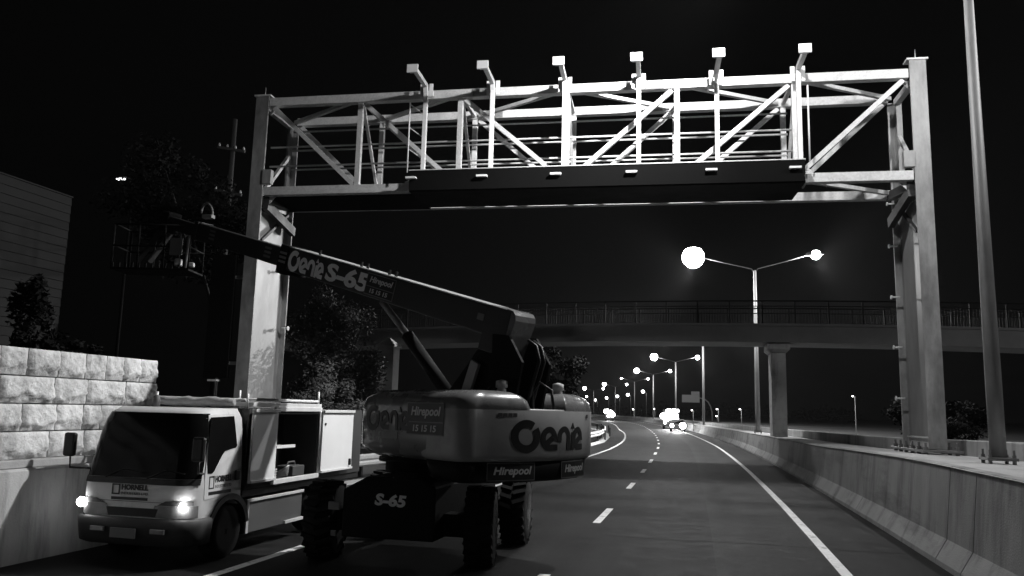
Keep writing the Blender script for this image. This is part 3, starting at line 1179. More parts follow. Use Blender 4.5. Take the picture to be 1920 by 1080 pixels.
# guard rail on the far left bend
root = thing('guard_rail', (-7, 50, 0), 'steel guard rail curving along the left shoulder behind the lift', 'guard rail')
m = MB()
GR = [(-9.2, 17), (-8.6, 24), (-7.6, 34), (-6.95, 45), (-7.0, 55), (-7.9, 66), (-9.4, 78), (-11.6, 90), (-15, 103), (-20, 116)]
prof = [(.0, .42), (.06, .46), (.06, .52), (0, .57), (.06, .62), (.06, .70), (0, .74)]
m.sheet([[(x + dx, y, z) for dx, z in prof] for x, y in GR])
m.sheet([[(x - .004 + dx, y, z) for dx, z in prof] for x, y in GR])
m.build('rail', M['galv'], root, fix=False)
for x, y in GR:
    for k in (0, 1):
        m = MB()
        yy = y + k * 4
        m.span((x - .14, yy - .06, 0), (x - .02, yy + .06, .72))
        m.build('post', M['bark'], root)
m = MB()
m.sheet([[(x - .25, y, .0), (x + .1, y, .12), (x + .35, y, .0)] for x, y in GR])
m.build('kerb', M['concrete'], root)

# ------------------------------------------------------------------ trees and bushes
def foliage(mb, cx, cy, cz, rx, ry, rz, n, size, rng, clumps=22, lo=-1.0):
    cl = []
    while len(cl) < clumps:
        p = Vector((rng.uniform(-1, 1), rng.uniform(-1, 1), rng.uniform(lo, 1)))
        if .25 < p.length < 1.0:
            cl.append((p, rng.uniform(.22, .42)))
    bm = mb.bm
    for _ in range(n):
        c, r = rng.choice(cl)
        d = Vector((rng.gauss(0, 1), rng.gauss(0, 1), rng.gauss(0, 1)))
        d.normalize()
        p = c + d * r * rng.uniform(.5, 1.0)
        q = Vector((cx + p.x * rx, cy + p.y * ry, cz + p.z * rz))
        a = Vector((rng.gauss(0, 1), rng.gauss(0, 1), rng.gauss(0, .7))).normalized()
        b = a.cross(d)
        if b.length < .05:
            continue
        b.normalize()
        s1 = size * rng.uniform(.6, 1.4)
        s2 = s1 * .42
        v = [bm.verts.new(q - a * s1 * .5), bm.verts.new(q + b * s2 * .5), bm.verts.new(q + a * s1 * .5), bm.verts.new(q - b * s2 * .5)]
        bm.faces.new(v)

def tree(name, label, cat, base, crown, trunk_r, n, size, seed, leaf, clumps=22, group=None, lo=-1.0, limbs=5):
    rng = random.Random(seed)
    root = thing(name, base, label, cat, group)
    cx, cy, cz, rx, ry, rz = crown
    m = MB()
    m.tube([base, (base[0] + .05, base[1], base[2] + (cz - base[2]) * .5), (cx, cy, cz)], [trunk_r, trunk_r * .75, trunk_r * .4], 8)
    for k in range(limbs):
        a = 6.283 * k / limbs + rng.uniform(-.4, .4)
        t0 = rng.uniform(.3, .7) if limbs != 4 else rng.uniform(.75, .95)
        p0 = Vector(base).lerp(Vector((cx, cy, cz)), t0)
        p1 = Vector((cx + math.cos(a) * rx * .7, cy + math.sin(a) * ry * .7, cz + rng.uniform(-.2, .6) * rz))
        m.tube([p0, p0.lerp(p1, .5) + Vector((0, 0, .1)), p1], [trunk_r * .45, trunk_r * .3, trunk_r * .12], 6)
    m.build('trunk', M['bark'], root)
    m = MB()
    foliage(m, cx, cy, cz, rx, ry, rz, n, size, rng, clumps, lo)
    m.build('crown', leaf, root, fix=False)
    return root

tree('tree', 'bushy leafy tree standing between the left gantry tower and the boom lift', 'tree', (-10.9, 22.6, 0), (-11.1, 22.6, 3.35, 1.36, 1.4, 1.95), .12, 17000, .115, 11, M['leaf'], 34, limbs=7)
tree('shrub', 'low scrubby shrub at the foot of the leafy tree, behind the truck doors', 'shrub', (-10.0, 20.4, 0), (-10.0, 20.4, 1.9, 1.4, 1.0, 1.0), .05, 4500, .11, 12, M['leaf'], 18)
tree('tree', 'dark round tree behind the boom lift, under the footbridge', 'tree', (-8.4, 47, 0), (-8.4, 47, 3.7, 1.75, 1.6, 2.0), .16, 5000, .26, 13, M['leaf_dark'], 26)
tree('tree', 'tall dim tree in the dark behind the lift basket', 'tree', (-18.1, 27, 0), (-20.0, 27, 9.6, 3.2, 2.6, 2.6), .10, 9000, .22, 14, M['leaf_dark'], 26, limbs=4)
tree('bush', 'pointed dark bush on top of the stone wall, against the weatherboard building', 'bush', (-10.2, 10.4, 2.0), (-10.35, 10.6, 2.95, .42, .4, 1.0), .05, 2200, .11, 15, M['leaf_dark'], 18)
tree('bush', 'low dark bush at the right-hand end of the stone wall top', 'bush', (-9.7, 10.7, 2.0), (-9.7, 10.7, 2.55, .5, .4, .35), .04, 1200, .10, 16, M['leaf_dark'], 10)
for i, (x, y, r, h, lb) in enumerate((
        (10.8, 27, 1.7, 1.6, 'dark bush behind the kerb wall, just left of the right gantry tower'),
        (13.5, 25, 1.9, 1.7, 'dark bush behind the kerb wall, between the gantry tower and the tall lamp pole'),
        (15.5, 22, 2.0, 1.7, 'dark bush behind the kerb wall, right of the tall lamp pole'),
        (9.5, 36, 1.9, 1.5, 'dark bush under the footbridge, right of the bridge pier'),
        (11.5, 46, 2.4, 2.0, 'dark bush beyond the footbridge, right of the bridge pier'))):
    tree('bush', lb, 'bush', (x, y, .9), (x, y, .9 + h * .6, r, r * .8, h * .6), .06, 2200, .2, 30 + i, M['leaf_dark'], 20, group='bushes on the dark bank at the right')
rng = random.Random(5)
for i in range(13):
    x = -62 + 11 * i + rng.uniform(-2, 2)
    y = 470 + rng.uniform(-20, 20) - 8 * max(0, i - 5)
    r = rng.uniform(6, 9)
    h = rng.uniform(3, 4.5)
    if i == 0:
        first = tree('tree', 'round black tree among the far trees where the road disappears', 'tree', (x, y, 0), (x, y, h, r, r * .7, h * .8), .3, 1500, 1.5, 60, M['leaf_dark'], 20, group='far trees along the horizon', limbs=3)
        f0 = (x, y)
    else:
        c = copy_tree(first)
        c.location = (x, y, 0)
        c.scale = (r / 7.5, r / 7.5, h / 3.8)

# ------------------------------------------------------------------ work truck parked on the left shoulder
TX0, TX1 = -7.70, -6.08
TC = (TX0 + TX1) / 2
truck = thing('work_truck', (TC, 11, 0), 'white flat-fronted work truck with lit headlights and open tool lockers, parked on the left shoulder', 'truck')
def cab_ring(z, off=0.0):
    """plan outline of the cab at height z: front y, side inset"""
    fy = interp([(.3, 8.84), (.62, 8.80), (.95, 8.79), (1.08, 8.82), (1.86, 9.02), (1.95, 9.16), (3, 9.3)], z)
    ins = interp([(.3, .02), (.62, 0), (1.1, 0), (1.8, .055), (1.93, .13), (3, .2)], z)
    ry = 9.93
    x0, x1 = TX0 + ins - off, TX1 - ins + off
    fy -= off
    ry += off
    pts = []
    rad, rr = .26, .06
    for cx, cy, r, a0 in ((x1 - rr, ry - rr, rr, 90), (x0 + rr, ry - rr, rr, 180), (x0 + rad, fy + rad, rad, 180), (x1 - rad, fy + rad, rad, 270)):
        pass
    def corner(cx, cy, r, a0, n=7):
        for i in range(n):
            a = R(a0 + 90 * i / (n - 1))
            pts.append((cx + r * math.cos(a), cy + r * math.sin(a), z))
    corner(x0 + rr, ry - rr, rr, 90)
    corner(x0 + rad, fy + rad, rad, 180)
    corner(x1 - rad, fy + rad, rad, 270)
    corner(x1 - rr, ry - rr, rr, 0)
    return pts
zs = [.36, .5, .62, .8, .95, 1.02, 1.08, 1.25, 1.45, 1.65, 1.8, 1.86, 1.90, 1.93]
m = MB()
rings = [[m.bm.verts.new(p) for p in cab_ring(z)] for z in zs]
for i in range(len(rings) - 1):
    n = len(rings[i])
    for k in range(n):
        f = m.bm.faces.new((rings[i][k], rings[i][(k + 1) % n], rings[i + 1][(k + 1) % n], rings[i + 1][k]))
        f.smooth = True
m.bm.faces.new(rings[0])
m.bm.faces.new(rings[-1])
cab = m.build('cab', M['white'], truck)
# wheel arches are cut out of the cab
def cutter(fill):
    c = MB()
    fill(c)
    o = c.build('arch_cutter', M['black'])
    md = cab.modifiers.new('arch', 'BOOLEAN')
    md.operation = 'DIFFERENCE'
    md.solver = 'EXACT'
    md.object = o
    return o
cuts = [cutter(lambda c: c.lathe([(.41, -2.2), (.41, 2.2)], (TC, 9.66, .36), (1, 0, 0), 40)),
        cutter(lambda c: c.span((TX0 - 1, 9.285, .2), (TX1 + 1, 10.1, .615)))]
bpy.context.view_layer.update()
dg = bpy.context.evaluated_depsgraph_get()
nm = bpy.data.meshes.new_from_object(cab.evaluated_get(dg))
cab.modifiers.clear()
cab.data = nm
nm.materials.clear()
nm.materials.append(M['white'])
for o in cuts:
    bpy.data.objects.remove(o)
# black arch lip and inner wheel house
m = MB()
for xs_ in (TX1 - .03, TX0 - .012):
    for i in range(15):
        a0, a1 = R(8 + 164 * i / 15), R(8 + 164 * (i + 1) / 15)
        p = []
        for a, r in ((a0, .395), (a1, .395), (a1, .47), (a0, .47)):
            p.append((xs_, 9.66 + r * math.cos(a), .36 + r * math.sin(a)))
        m.prism(p, (.045, 0, 0))
m.span((TX0 + .1, 9.32, .30), (TX1 - .30, 10.0, .70))
m.build('wheel_arch', M['black'], truck)

# windscreen, curved round the corners
def glass_strip(k0, k1, za, zb, off, name, mt, thick=None, fn=None):
    m = MB()
    rows = []
    nz = 8
    for j in range(nz + 1):
        z = za + (zb - za) * j / nz
        pts = cab_ring(z, off)
        row = pts[k0:k1 + 1]
        if fn:
            row = fn(row, j / nz)
        rows.append(row)
    m.sheet(rows, smooth=True)
    return m.build(name, mt, truck)
glass_strip(8, 19, 1.06, 1.86, .007, 'windscreen', M['glass'])
glass_strip(8, 19, .985, 1.058, .010, 'scuttle_panel', M['black'])
# wipers
m = MB()
for x0 in (-7.3, -6.7):
    m.tube([(x0, 8.80, 1.06), (x0 + .22, 8.83, 1.16), (x0 + .5, 8.83, 1.13)], .008, 5)
m.build('wiper', M['black'], truck)
# side window with the dipped corner and door seams
def sx(z, off=.006):
    return TX1 - interp([(.3, .02), (.62, 0), (1.1, 0), (1.8, .055), (1.93, .13), (3, .2)], z) + off
def side_poly(name, yz, mt, off=.006, th=.004, parent=truck):
    m = MB()
    a = [m.bm.verts.new((sx(z, off), y, z)) for y, z in yz]
    b = [m.bm.verts.new((sx(z, off - th), y, z)) for y, z in yz]
    m.bm.faces.new(a)
    for i in range(len(a)):
        m.bm.faces.new((a[i], a[(i + 1) % len(a)], b[(i + 1) % len(a)], b[i]))
    return m.build(name, mt, parent)
door = side_poly('door', [(9.07, .80), (9.06, 1.1), (9.10, 1.5), (9.15, 1.845), (9.80, 1.86), (9.83, 1.4), (9.83, .86), (9.45, .82)], M['white'], .007, .006)
side_poly('window', [(9.105, 1.12), (9.10, 1.4), (9.125, 1.62), (9.17, 1.815), (9.70, 1.83), (9.745, 1.45), (9.735, 1.425), (9.48, 1.39), (9.40, 1.33), (9.24, 1.14), (9.20, 1.115)], M['glass'], .012, .004, door)
m = MB()
m.box((TX1 + .018, 9.76, 1.06), (.03, .10, .13), None, .012)
m.build('handle', M['black'], door)
# lettering on door and front
def hornell(parent, mtx, w, h, mt):
    m = MB()
    k = w * .22
    t = .016 * w / .5
    for (x0, y0, x1, y1) in ((-w / 2, h * .5, -w / 2 + k, h * .5 - t), (-w / 2, -h * .18 + t, -w / 2 + k, -h * .18)):
        m.span((x0, y1, 0), (x1, y0, .003))
    m.span((-w / 2, -h * .18 + t, 0), (-w / 2 + t, h * .5 - t, .003))
    m.span((-w / 2 + k - t, -h * .18 + t, 0), (-w / 2 + k, h * .5 - t, .003))
    m.span((-w / 2, -h * .5, 0), (w / 2, -h * .32, .003))
    me = bpy.data.meshes.new('emblem')
    m.bm.to_mesh(me)
    m.bm.free()
    e = mesh_obj(me, 'emblem', mt, parent, mtx)
    tx = -w / 2 + k + (w - k) / 2 + .02 * w
    t1 = text_mesh('HORNELL', (w - k) * .93, h * .36, bold=.05)
    t1.transform(Matrix.Translation((tx, h * .31, 0)))
    mesh_obj(t1, 'lettering', mt, parent, mtx)
    t2 = text_mesh('INDUSTRIES LTD', (w - k) * .93, h * .17, bold=.01)
    t2.transform(Matrix.Translation((tx, -h * .08, 0)))
    mesh_obj(t2, 'lettering', M['decal_grey'], parent, mtx)
hornell(door, frame((TX1 + .008, 9.40, .965), (0, 1, 0), (0, 0, 1)), .50, .235, M['decal_dark'])
hornell(cab, frame((-6.92, 8.783, .885), (1, 0, 0), (0, 0, 1)), .52, .19, M['decal_dark'])
# grille, headlamps, bumper, plate
m = MB()
m.prism([(-7.24, 8.794, .70), (-6.50, 8.794, .70), (-6.54, 8.794, .60), (-7.20, 8.794, .60)], (0, -.012, 0))
m.build('grille', M['black'], truck)
for xs_, s_ in ((TX1, 1), (TX0, -1)):
    m = MB()
    rows = []
    for j in range(5):
        z = .595 + .145 * j / 4
        pts = cab_ring(z, .012)
        row = pts[14:20] if s_ > 0 else pts[7:14]
        # carry the lamp inboard along the front face
        fy = row[0][1] if s_ > 0 else row[-1][1]
        inner = (TX1 - .52 + .05 * j / 4, fy, z) if s_ > 0 else (TX0 + .52 - .05 * j / 4, fy, z)
        rows.append([inner] + row if s_ > 0 else row + [inner])
    m.sheet(rows, smooth=True)
    hl = m.build('headlamp', M['lens'], truck)
    m = MB()
    rows2 = []
    for j in range(3):
        z = .743 + .055 * j / 2
        pts = cab_ring(z, .010)
        row = pts[14:19] if s_ > 0 else pts[9:14]
        fy = row[0][1] if s_ > 0 else row[-1][1]
        dx = .44 - .12 * j / 2
        rows2.append([(TX1 - dx, fy, z)] + row if s_ > 0 else row + [(TX0 + dx, fy, z)])
    m.sheet(rows2, smooth=True)
    m.build('eyebrow', M['grey_trim'], hl)
    m = MB()
    m.lathe([(.001, -.03), (.045, -.025), (.06, 0)], (xs_ - s_ * .085, 8.795, .735), (s_ * .45, 1, 0), 16)
    m.build('bulb', M['headlight'], hl)
    l = bpy.data.lights.new('headlight_beam', 'SPOT')
    l.energy = 30
    l.spot_size = R(75)
    l.spot_blend = .6
    l.shadow_soft_size = .05
    lo = bpy.data.objects.new('headlight_beam', l)
    scene.collection.objects.link(lo)
    lo.parent = truck
    lo.location = Vector((xs_ - s_ * .14, 8.62, .72)) - truck.location
    lo.rotation_euler = (R(84), 0, R(180))
m = MB()
rows = []
for z in (.25, .28, .45, .56, .585):
    off = {.25: .0, .28: .05, .45: .06, .56: .055, .585: .02}[z]
    rows.append(cab_ring(max(z, .36), off)[7:21])
    rows[-1] = [(p[0], p[1], z) for p in rows[-1]]
    rows[-1] = [(rows[-1][0][0], 9.22, z)] + rows[-1] + [(rows[-1][-1][0], 9.22, z)]
m.sheet(rows, smooth=True)
m.build('bumper', M['bumper'], truck)
m = MB()
m.span((-7.10, 8.712, .345), (-6.74, 8.728, .465), .006)
m.build('number_plate', M['decal_grey'], truck)
m = MB()
rows = [cab_ring(z, .0035)[9:19] for z in (.772, .778)]
m.sheet(rows, smooth=True)
m.build('panel_seam', M['black'], truck)
for x in (-7.30, -6.45):
    m = MB()
    m.box((x, 8.735, .44), (.20, .03, .06), None, .01)
    m.build('fog_lamp', M['lens'], truck)
# mirrors
for (x, xa, y) in ((TX1 + .05, TX1 - .02, 8.82), (TX0 - .22, TX0 + .05, 8.85)):
    m = MB()
    m.box((x, y, 1.43), (.17, .07, .30), None, .03)
    mi = m.build('mirror', M['black'], truck)
    m = MB()
    m.tube([(xa, 9.06, 1.12), (x, y + .03, 1.14), (x, y + .02, 1.30)], .014, 8)
    m.build('mirror_arm', M['black'], mi)
# wheels
def wheel(parent, c, r, w, face, name='wheel', lugs=False):
    """face = +1/-1 x side of the outer rim"""
    m = MB()
    m.lathe([(r * .60, -w / 2), (r * .93, -w / 2), (r, -w * .36), (r, w * .36), (r * .93, w / 2), (r * .60, w / 2)], c, (1, 0, 0), 36)
    wh = m.build('wheel', M['rubber'], parent)
    m = MB()
    x = face
    m.lathe([(r * .62, w * .46), (r * .58, w * .50), (r * .52, w * .30), (r * .30, w * .26), (r * .22, w * .46), (r * .10, w * .50), (.001, w * .50)], c, (x, 0, 0), 28)
    m.build('rim', M['reflector'] if lugs else M['pole'], wh)
    return wh
wheel(truck, (TX1 - .13, 9.66, .345), .345, .22, 1)
wheel(truck, (TX0 + .13, 9.66, .345), .345, .22, -1)
wheel(truck, (TX1 - .20, 12.3, .345), .345, .36, 1)
wheel(truck, (TX0 + .20, 12.3, .345), .345, .36, -1)
# chassis and body
m = MB()
m.span((TX0 + .45, 9.3, .42), (TX1 - .45, 13.7, .62))
m.span((TX0 + .05, 9.98, .74), (TX1 - .03, 13.75, .84), .01)
m.build('chassis', M['black'], truck)
m = MB()
m.span((TX0 + .02, 9.99, .845), (TX1 - .62, 13.75, 1.93))       # inner half of the locker body
m.span((TX1 - .617, 9.99, .845), (TX1 - .01, 10.04, 1.93))
m.span((TX1 - .617, 12.03, .845), (TX1 - .01, 13.75, 1.93))
m.span((TX1 - .617, 10.043, 1.86), (TX1 - .01, 12.027, 1.93))
m.span((TX1 - .617, 10.043, .845), (TX1 - .01, 12.027, .90))
m.span((TX1 - .617, 10.62, .903), (TX1 - .04, 10.66, 1.857))
m.build('locker_body', M['dark'], truck)
m = MB()
m.span((TX1 - .008, 10.66, .86), (TX1 + .05, 12.05, .93), .006)
m.build('locker_sill', M['white'], truck)
m = MB()
m.span((TX1 - .008, 10.66, 1.90), (TX1 + .03, 12.05, 1.965), .006)
m.span((TX1 - .30, 10.05, 1.96), (TX1 + .01, 12.1, 2.02), .006)
m.build('locker_header', M['white'], truck)
m = MB()
m.span((TX1 - .60, 10.70, 1.36), (TX1 - .10, 11.35, 1.385))
m.span((TX1 - .098, 10.9, 1.355), (TX1 - .07, 11.45, 1.40))
m.build('shelf', M['white_inner'], truck)
# open doors, folded flat against the body
for (y0, y1, hinge) in ((9.99, 10.64, 1), (12.06, 13.22, 0)):
    m = MB()
    m.span((TX1 + .03, y0, .93), (TX1 + .07, y1, 1.93), .006)
    d = m.build('locker_door', M['white_inner'], truck)
    m = MB()
    m.span((TX1 + .0725, y0, 1.885), (TX1 + .10, y1, 1.93), .004)
    m.span((TX1 + .0725, y0, .93), (TX1 + .095, y1, .965), .004)
    m.build('door_edge', M['white'], d)
    m = MB()
    yh = y1 if hinge else y0
    m.tube([(TX1 + .02, yh, .9), (TX1 + .02, yh, 1.96)], .018, 8)
    m.build('hinge', M['galv'], d)
    if not hinge:
        m = MB()
        m.box((TX1 + .085, y1 - .10, 1.05), (.03, .06, .11), None, .01)
        m.box((TX1 + .078, y0 + .08, 1.70), (.012, .04, .04), None, .003)
        m.build('latch', M['black'], d)
# lower locker under the tray
m = MB()
m.span((TX1 - .5, 10.12, .24), (TX1 - .06, 11.75, .70), .01)
m.build('underbody_locker', M['grey_trim'], truck)
m = MB()
m.span((TX1 - .055, 10.14, .245), (TX1 - .03, 10.2, .70), .004)
m.span((TX1 - .055, 10.2, .66), (TX1 - .03, 11.75, .70), .004)
m.span((TX1 - .055, 11.2, .245), (TX1 - .02, 11.75, .29), .004)
m.build('locker_trim', M['galv'], truck)
# roof rack with rolled canvas
m = MB()
for x in (TX0 + .12, TX1 - .06):
    m.tube([(x, 10.0, 1.93), (x, 10.0, 2.14)], .02, 8)
    m.tube([(x, 12.1, 1.93), (x, 12.1, 2.22)], .02, 8)
    m.tube([(x, 10.0, 2.06), (x, 12.1, 2.06)], .022, 8)
m.tube([(TX0 + .12, 9.97, 2.05), (TX1 - .06, 9.97, 2.05)], .022, 8)
m.build('roof_rack', M['galv'], truck)
m = MB()
pts = [(TX0 + .25 + (TX1 - TX0 - .4) * i / 12, 9.83 + .015 * math.sin(i * 2.1), 2.01 + .012 * math.sin(i * 1.7)) for i in range(13)]
m.tube(pts, [.045, .06, .055, .066, .06, .068, .062, .07, .064, .072, .066, .06, .05], 12)
m.build('ladder_cover', M['canvas'], truck)
# rotating beacon body beside the roll
m = MB()
m.lathe([(.05, 0), (.05, .07), (.04, .14), (.01, .16)], (TX0 + .42, 9.6, 1.93), n=12)
m.build('beacon', M['grey_trim'], truck)

# tools lying in the open locker (each a thing of its own)
root = thing('power_drill', (TX1 - .28, 11.05, 1.385), 'grey power tool standing on the shelf in the open truck locker', 'power tool')
m = MB()
m.tube([(TX1 - .28, 10.92, 1.50), (TX1 - .28, 11.02, 1.50), (TX1 - .28, 11.14, 1.50), (TX1 - .28, 11.22, 1.50)], [.03, .05, .05, .015], 10)
m.tube([(TX1 - .28, 10.98, 1.47), (TX1 - .27, 10.96, 1.39)], .028, 8)
m.build('body', M['tool'], root)
root = thing('toolbox', (TX1 - .3, 11.7, .903), 'small grey toolbox on the floor of the open locker, nearest the rear door', 'toolbox')
m = MB()
m.span((TX1 - .42, 11.55, .903), (TX1 - .14, 11.93, 1.06), .015)
m.build('body', M['grey_trim'], root)
m = MB()
m.tube([(TX1 - .28, 11.62, 1.06), (TX1 - .28, 11.64, 1.11), (TX1 - .28, 11.84, 1.11), (TX1 - .28, 11.86, 1.06)], .012, 6)
m.build('handle', M['tool'], root)
root = thing('hose_coil', (TX1 - .25, 10.95, .903), 'coiled hose heaped on the floor of the open locker, below the shelf', 'hose')
m = MB()
for k in range(4):
    m.tube([(TX1 - .25 + (.13 - .008 * k) * math.cos(a * .3142), 10.95 + (.15 - .01 * k) * math.sin(a * .3142) + .02 * k, .925 + .035 * k + .01 * math.sin(a)) for a in range(21)], .017, 6)
m.build('coil', M['canvas'], root)
root = thing('pipe_offcuts', (TX1 - .2, 11.35, .903), 'loose metal pipes and fittings in the middle of the open locker floor', 'pipes')
m = MB()
for k in range(6):
    a = .3 * k
    m.tube([(TX1 - .38 + .04 * k, 11.18 + .02 * k, .925 + .018 * k), (TX1 - .2 + .02 * k, 11.5 - .03 * k, .93 + .03 * k)], .016, 7)
m.build('pipes', M['tool'], root)
tag(root, None, None)

# ------------------------------------------------------------------ boom lift
LC = Vector((-3.9, 11.25, 0))
LT = Vector((.84, -.54, 0)).normalized()       # towards the tail
LB_ = Vector((-.54, -.84, 0)).normalized()     # towards the side seen at the left
def T(s_, t, z):
    return LC + LT * s_ + LB_ * t + Vector((0, 0, z))
lift = thing('boom_lift', tuple(LC), 'big dark telescopic boom lift with a pale counterweight hood, standing in the left lane', 'boom lift')
# chassis
m = MB()
m.prism([(-4.52, 9.75, .36), (-3.28, 9.75, .36), (-3.28, 9.75, 1.02), (-3.5, 9.75, 1.12), (-4.2, 9.75, 1.12), (-4.52, 9.75, .95)], (0, 3.0, 0), .02)
m.span((-5.1, 10.1, .38), (-2.7, 10.45, .66), .03)
m.span((-5.1, 12.05, .38), (-2.7, 12.40, .66), .03)
m.build('chassis', M['chassis'], lift)
tm = text_mesh('S-65', .42, .155, bold=.045, shear=.12)
mesh_obj(tm, 'lettering', M['boom_letter'], lift, frame((-3.87, 9.742, .84), (1, 0, -.04), (0, 0, 1)))
m = MB()
m.box((-4.62, 9.72, .74), (.16, .03, .10), None, .006)
m.box((-4.62, 9.74, .40), (.07, .03, .07), None, .006)
m.build('reflector_plate', M['decal_grey'], lift)
m = MB()
m.lathe([(.62, 1.10), (.62, 1.24), (.72, 1.245), (.72, 1.30)], (LC.x, LC.y, 0), n=32)
m.build('slew_ring', M['chassis'], lift)
def lift_wheel(c, steer, face):
    r, w = .50, .37
    root_m = MB()
    ax = Vector((math.cos(steer), math.sin(steer), 0))
    fw = Vector((-math.sin(steer), math.cos(steer), 0))
    root_m.lathe([(r * .58, -w / 2), (r * .84, -w / 2), (r * .93, -w * .44), (r * .95, 0), (r * .93, w * .44), (r * .84, w / 2), (r * .58, w / 2)], c, ax, 40)
    for k in range(22):
        for sd in (-1, 1):
            a = 2 * math.pi * (k + (.5 if sd > 0 else 0)) / 22
            d0 = fw * math.cos(a) + Vector((0, 0, 1)) * math.sin(a)
            a2 = a + .12
            d1 = fw * math.cos(a2) + Vector((0, 0, 1)) * math.sin(a2)
            p0 = Vector(c) + ax * sd * w * .02 + d1 * r * .965
            p1 = Vector(c) + ax * sd * w * .49 + d0 * r * .945
            root_m.bar(p0, p1, .055, .06, upv=d0)
    wh = root_m.build('wheel', M['rubber'], lift)
    m = MB()
    m.lathe([(r * .60, w * .50), (r * .56, w * .46), (r * .50, w * .12), (r * .28, w * .08), (r * .24, w * .30), (r * .12, w * .34), (.001, w * .34)], c, ax * face, 28)
    m.build('rim', M['reflector'], wh)
    m = MB()
    for k in range(9):
        a = 2 * math.pi * k / 9
        p = Vector(c) + ax * face * w * .10 + (fw * math.cos(a) + Vector((0, 0, 1)) * math.sin(a)) * r * .40
        m.lathe([(.016, 0), (.016, .03)], p, ax * face, 6, smooth=False)
    m.build('wheel_nuts', M['bolt'], wh)
lift_wheel((-4.98, 10.25, .5), R(10), -1)
lift_wheel((-2.86, 10.42, .5), R(10), 1)
lift_wheel((-2.83, 12.30, .5), R(4), 1)
lift_wheel((-4.95, 12.25, .5), R(4), -1)

# turntable: counterweight and moulded hoods with a slot for the boom
def tail(t):
    return 2.38 - t * t / 4.4
HW = 1.20
def outline(t0, t1, s_front, rf0, rf1, rt0, rt1, inset=0.0, n=10):
    """plan outline between t0<t1 from s_front to the curved tail, with corner radii"""
    t0 += inset
    t1 -= inset
    pts = []
    def rc(cx, ct, r, a0, a1):
        for i in range(n + 1):
            a = R(a0 + (a1 - a0) * i / n)
            pts.append((cx + r * math.cos(a), ct + r * math.sin(a)))
    sf = s_front + inset
    if rf0:
        rc(sf + rf0, t0 + rf0, rf0, 270, 180)
    else:
        pts.append((sf, t0))
    if rf1:
        rc(sf + rf1, t1 - rf1, rf1, 180, 90)
    else:
        pts.append((sf, t1))
    if rt1:
        c = tail(t1 - rt1) - inset - rt1
        rc(c, t1 - rt1, rt1, 90, 0)
    else:
        pts.append((tail(t1) - inset, t1))
    a, b = t1 - (rt1 or 0), t0 + (rt0 or 0)
    for i in range(1, 12):
        t = a + (b - a) * i / 12
        pts.append((tail(t) - inset, t))
    if rt0:
        c = tail(t0 + rt0) - inset - rt0
        rc(c, t0 + rt0, rt0, 0, -90)
    else:
        pts.append((tail(t0) - inset, t0))
    return pts
def loft(name, levels, mt, parent=lift):
    """levels: list of (z, outline)"""
    m = MB()
    rg = [[m.bm.verts.new(T(s_, t, z)) for s_, t in o] for z, o in levels]
    n = len(rg[0])
    for i in range(len(rg) - 1):
        for k in range(n):
            f = m.bm.faces.new((rg[i][k], rg[i][(k + 1) % n], rg[i + 1][(k + 1) % n], rg[i + 1][k]))
            f.smooth = True
    m.bm.faces.new(rg[0])
    m.bm.faces.new(rg[-1])
    return m.build(name, mt, parent)
full = lambda i, sf=.62: outline(-HW, HW, sf, .5, .5, .22, .22, i)
loft('bumper', [(1.13, full(.16, 1.0)), (1.17, full(.10, 1.0)), (1.38, full(.06, 1.0))], M['chassis'])
cw = loft('counterweight', [(1.383, full(.05, 1.0)), (1.42, full(.015, 1.0)), (1.46, full(0, 1.0)), (2.0, full(0, 1.0)), (2.02, full(.012, 1.0))], M['hood_pale'])
lh = lambda i, sf=-.35: outline(.31, HW, sf, .12, .55, 0, .22, i)
loft('hood', [(1.36, outline(.31, HW, -.30, .12, .5, 0, .2, .16)), (1.40, lh(.08)), (1.50, lh(.004)), (2.02, lh(.002)), (2.12, lh(.03)), (2.18, lh(.09)), (2.22, lh(.17)), (2.235, lh(.26))], M['hood'])
rh = lambda i, sf=-.1: outline(-HW, -.31, sf, .5, .12, .22, 0, i)
loft('hood', [(1.36, rh(.16)), (1.40, rh(.08)), (1.50, rh(.006)), (2.025, rh(.003)), (2.12, rh(.03)), (2.18, rh(.09)), (2.22, rh(.17)), (2.235, rh(.26))], M['hood'])
m = MB()
m.prism([T(-.6, -.305, 1.25), T(2.2, -.305, 1.25), T(2.2, .305, 1.25), T(-.6, .305, 1.25)], (0, 0, .70))
m.build('turntable_deck', M['chassis'], lift)
def tail_map(v):
    # x right, y up, z out -> wrapped on the curved tail
    t = -v.x
    tt = abs(t)
    return T(tail(t) + v.z, t, v.y)
def put_tail(me, xc, zc, out=.004):
    me.transform(Matrix.Translation((xc, zc, out)))
    return me
gm = put_tail(genie_mesh(1.36, .40), .10, 1.69, .003)
mesh_obj(gm, 'lettering', M['decal_dark'], cw, None, tail_map)
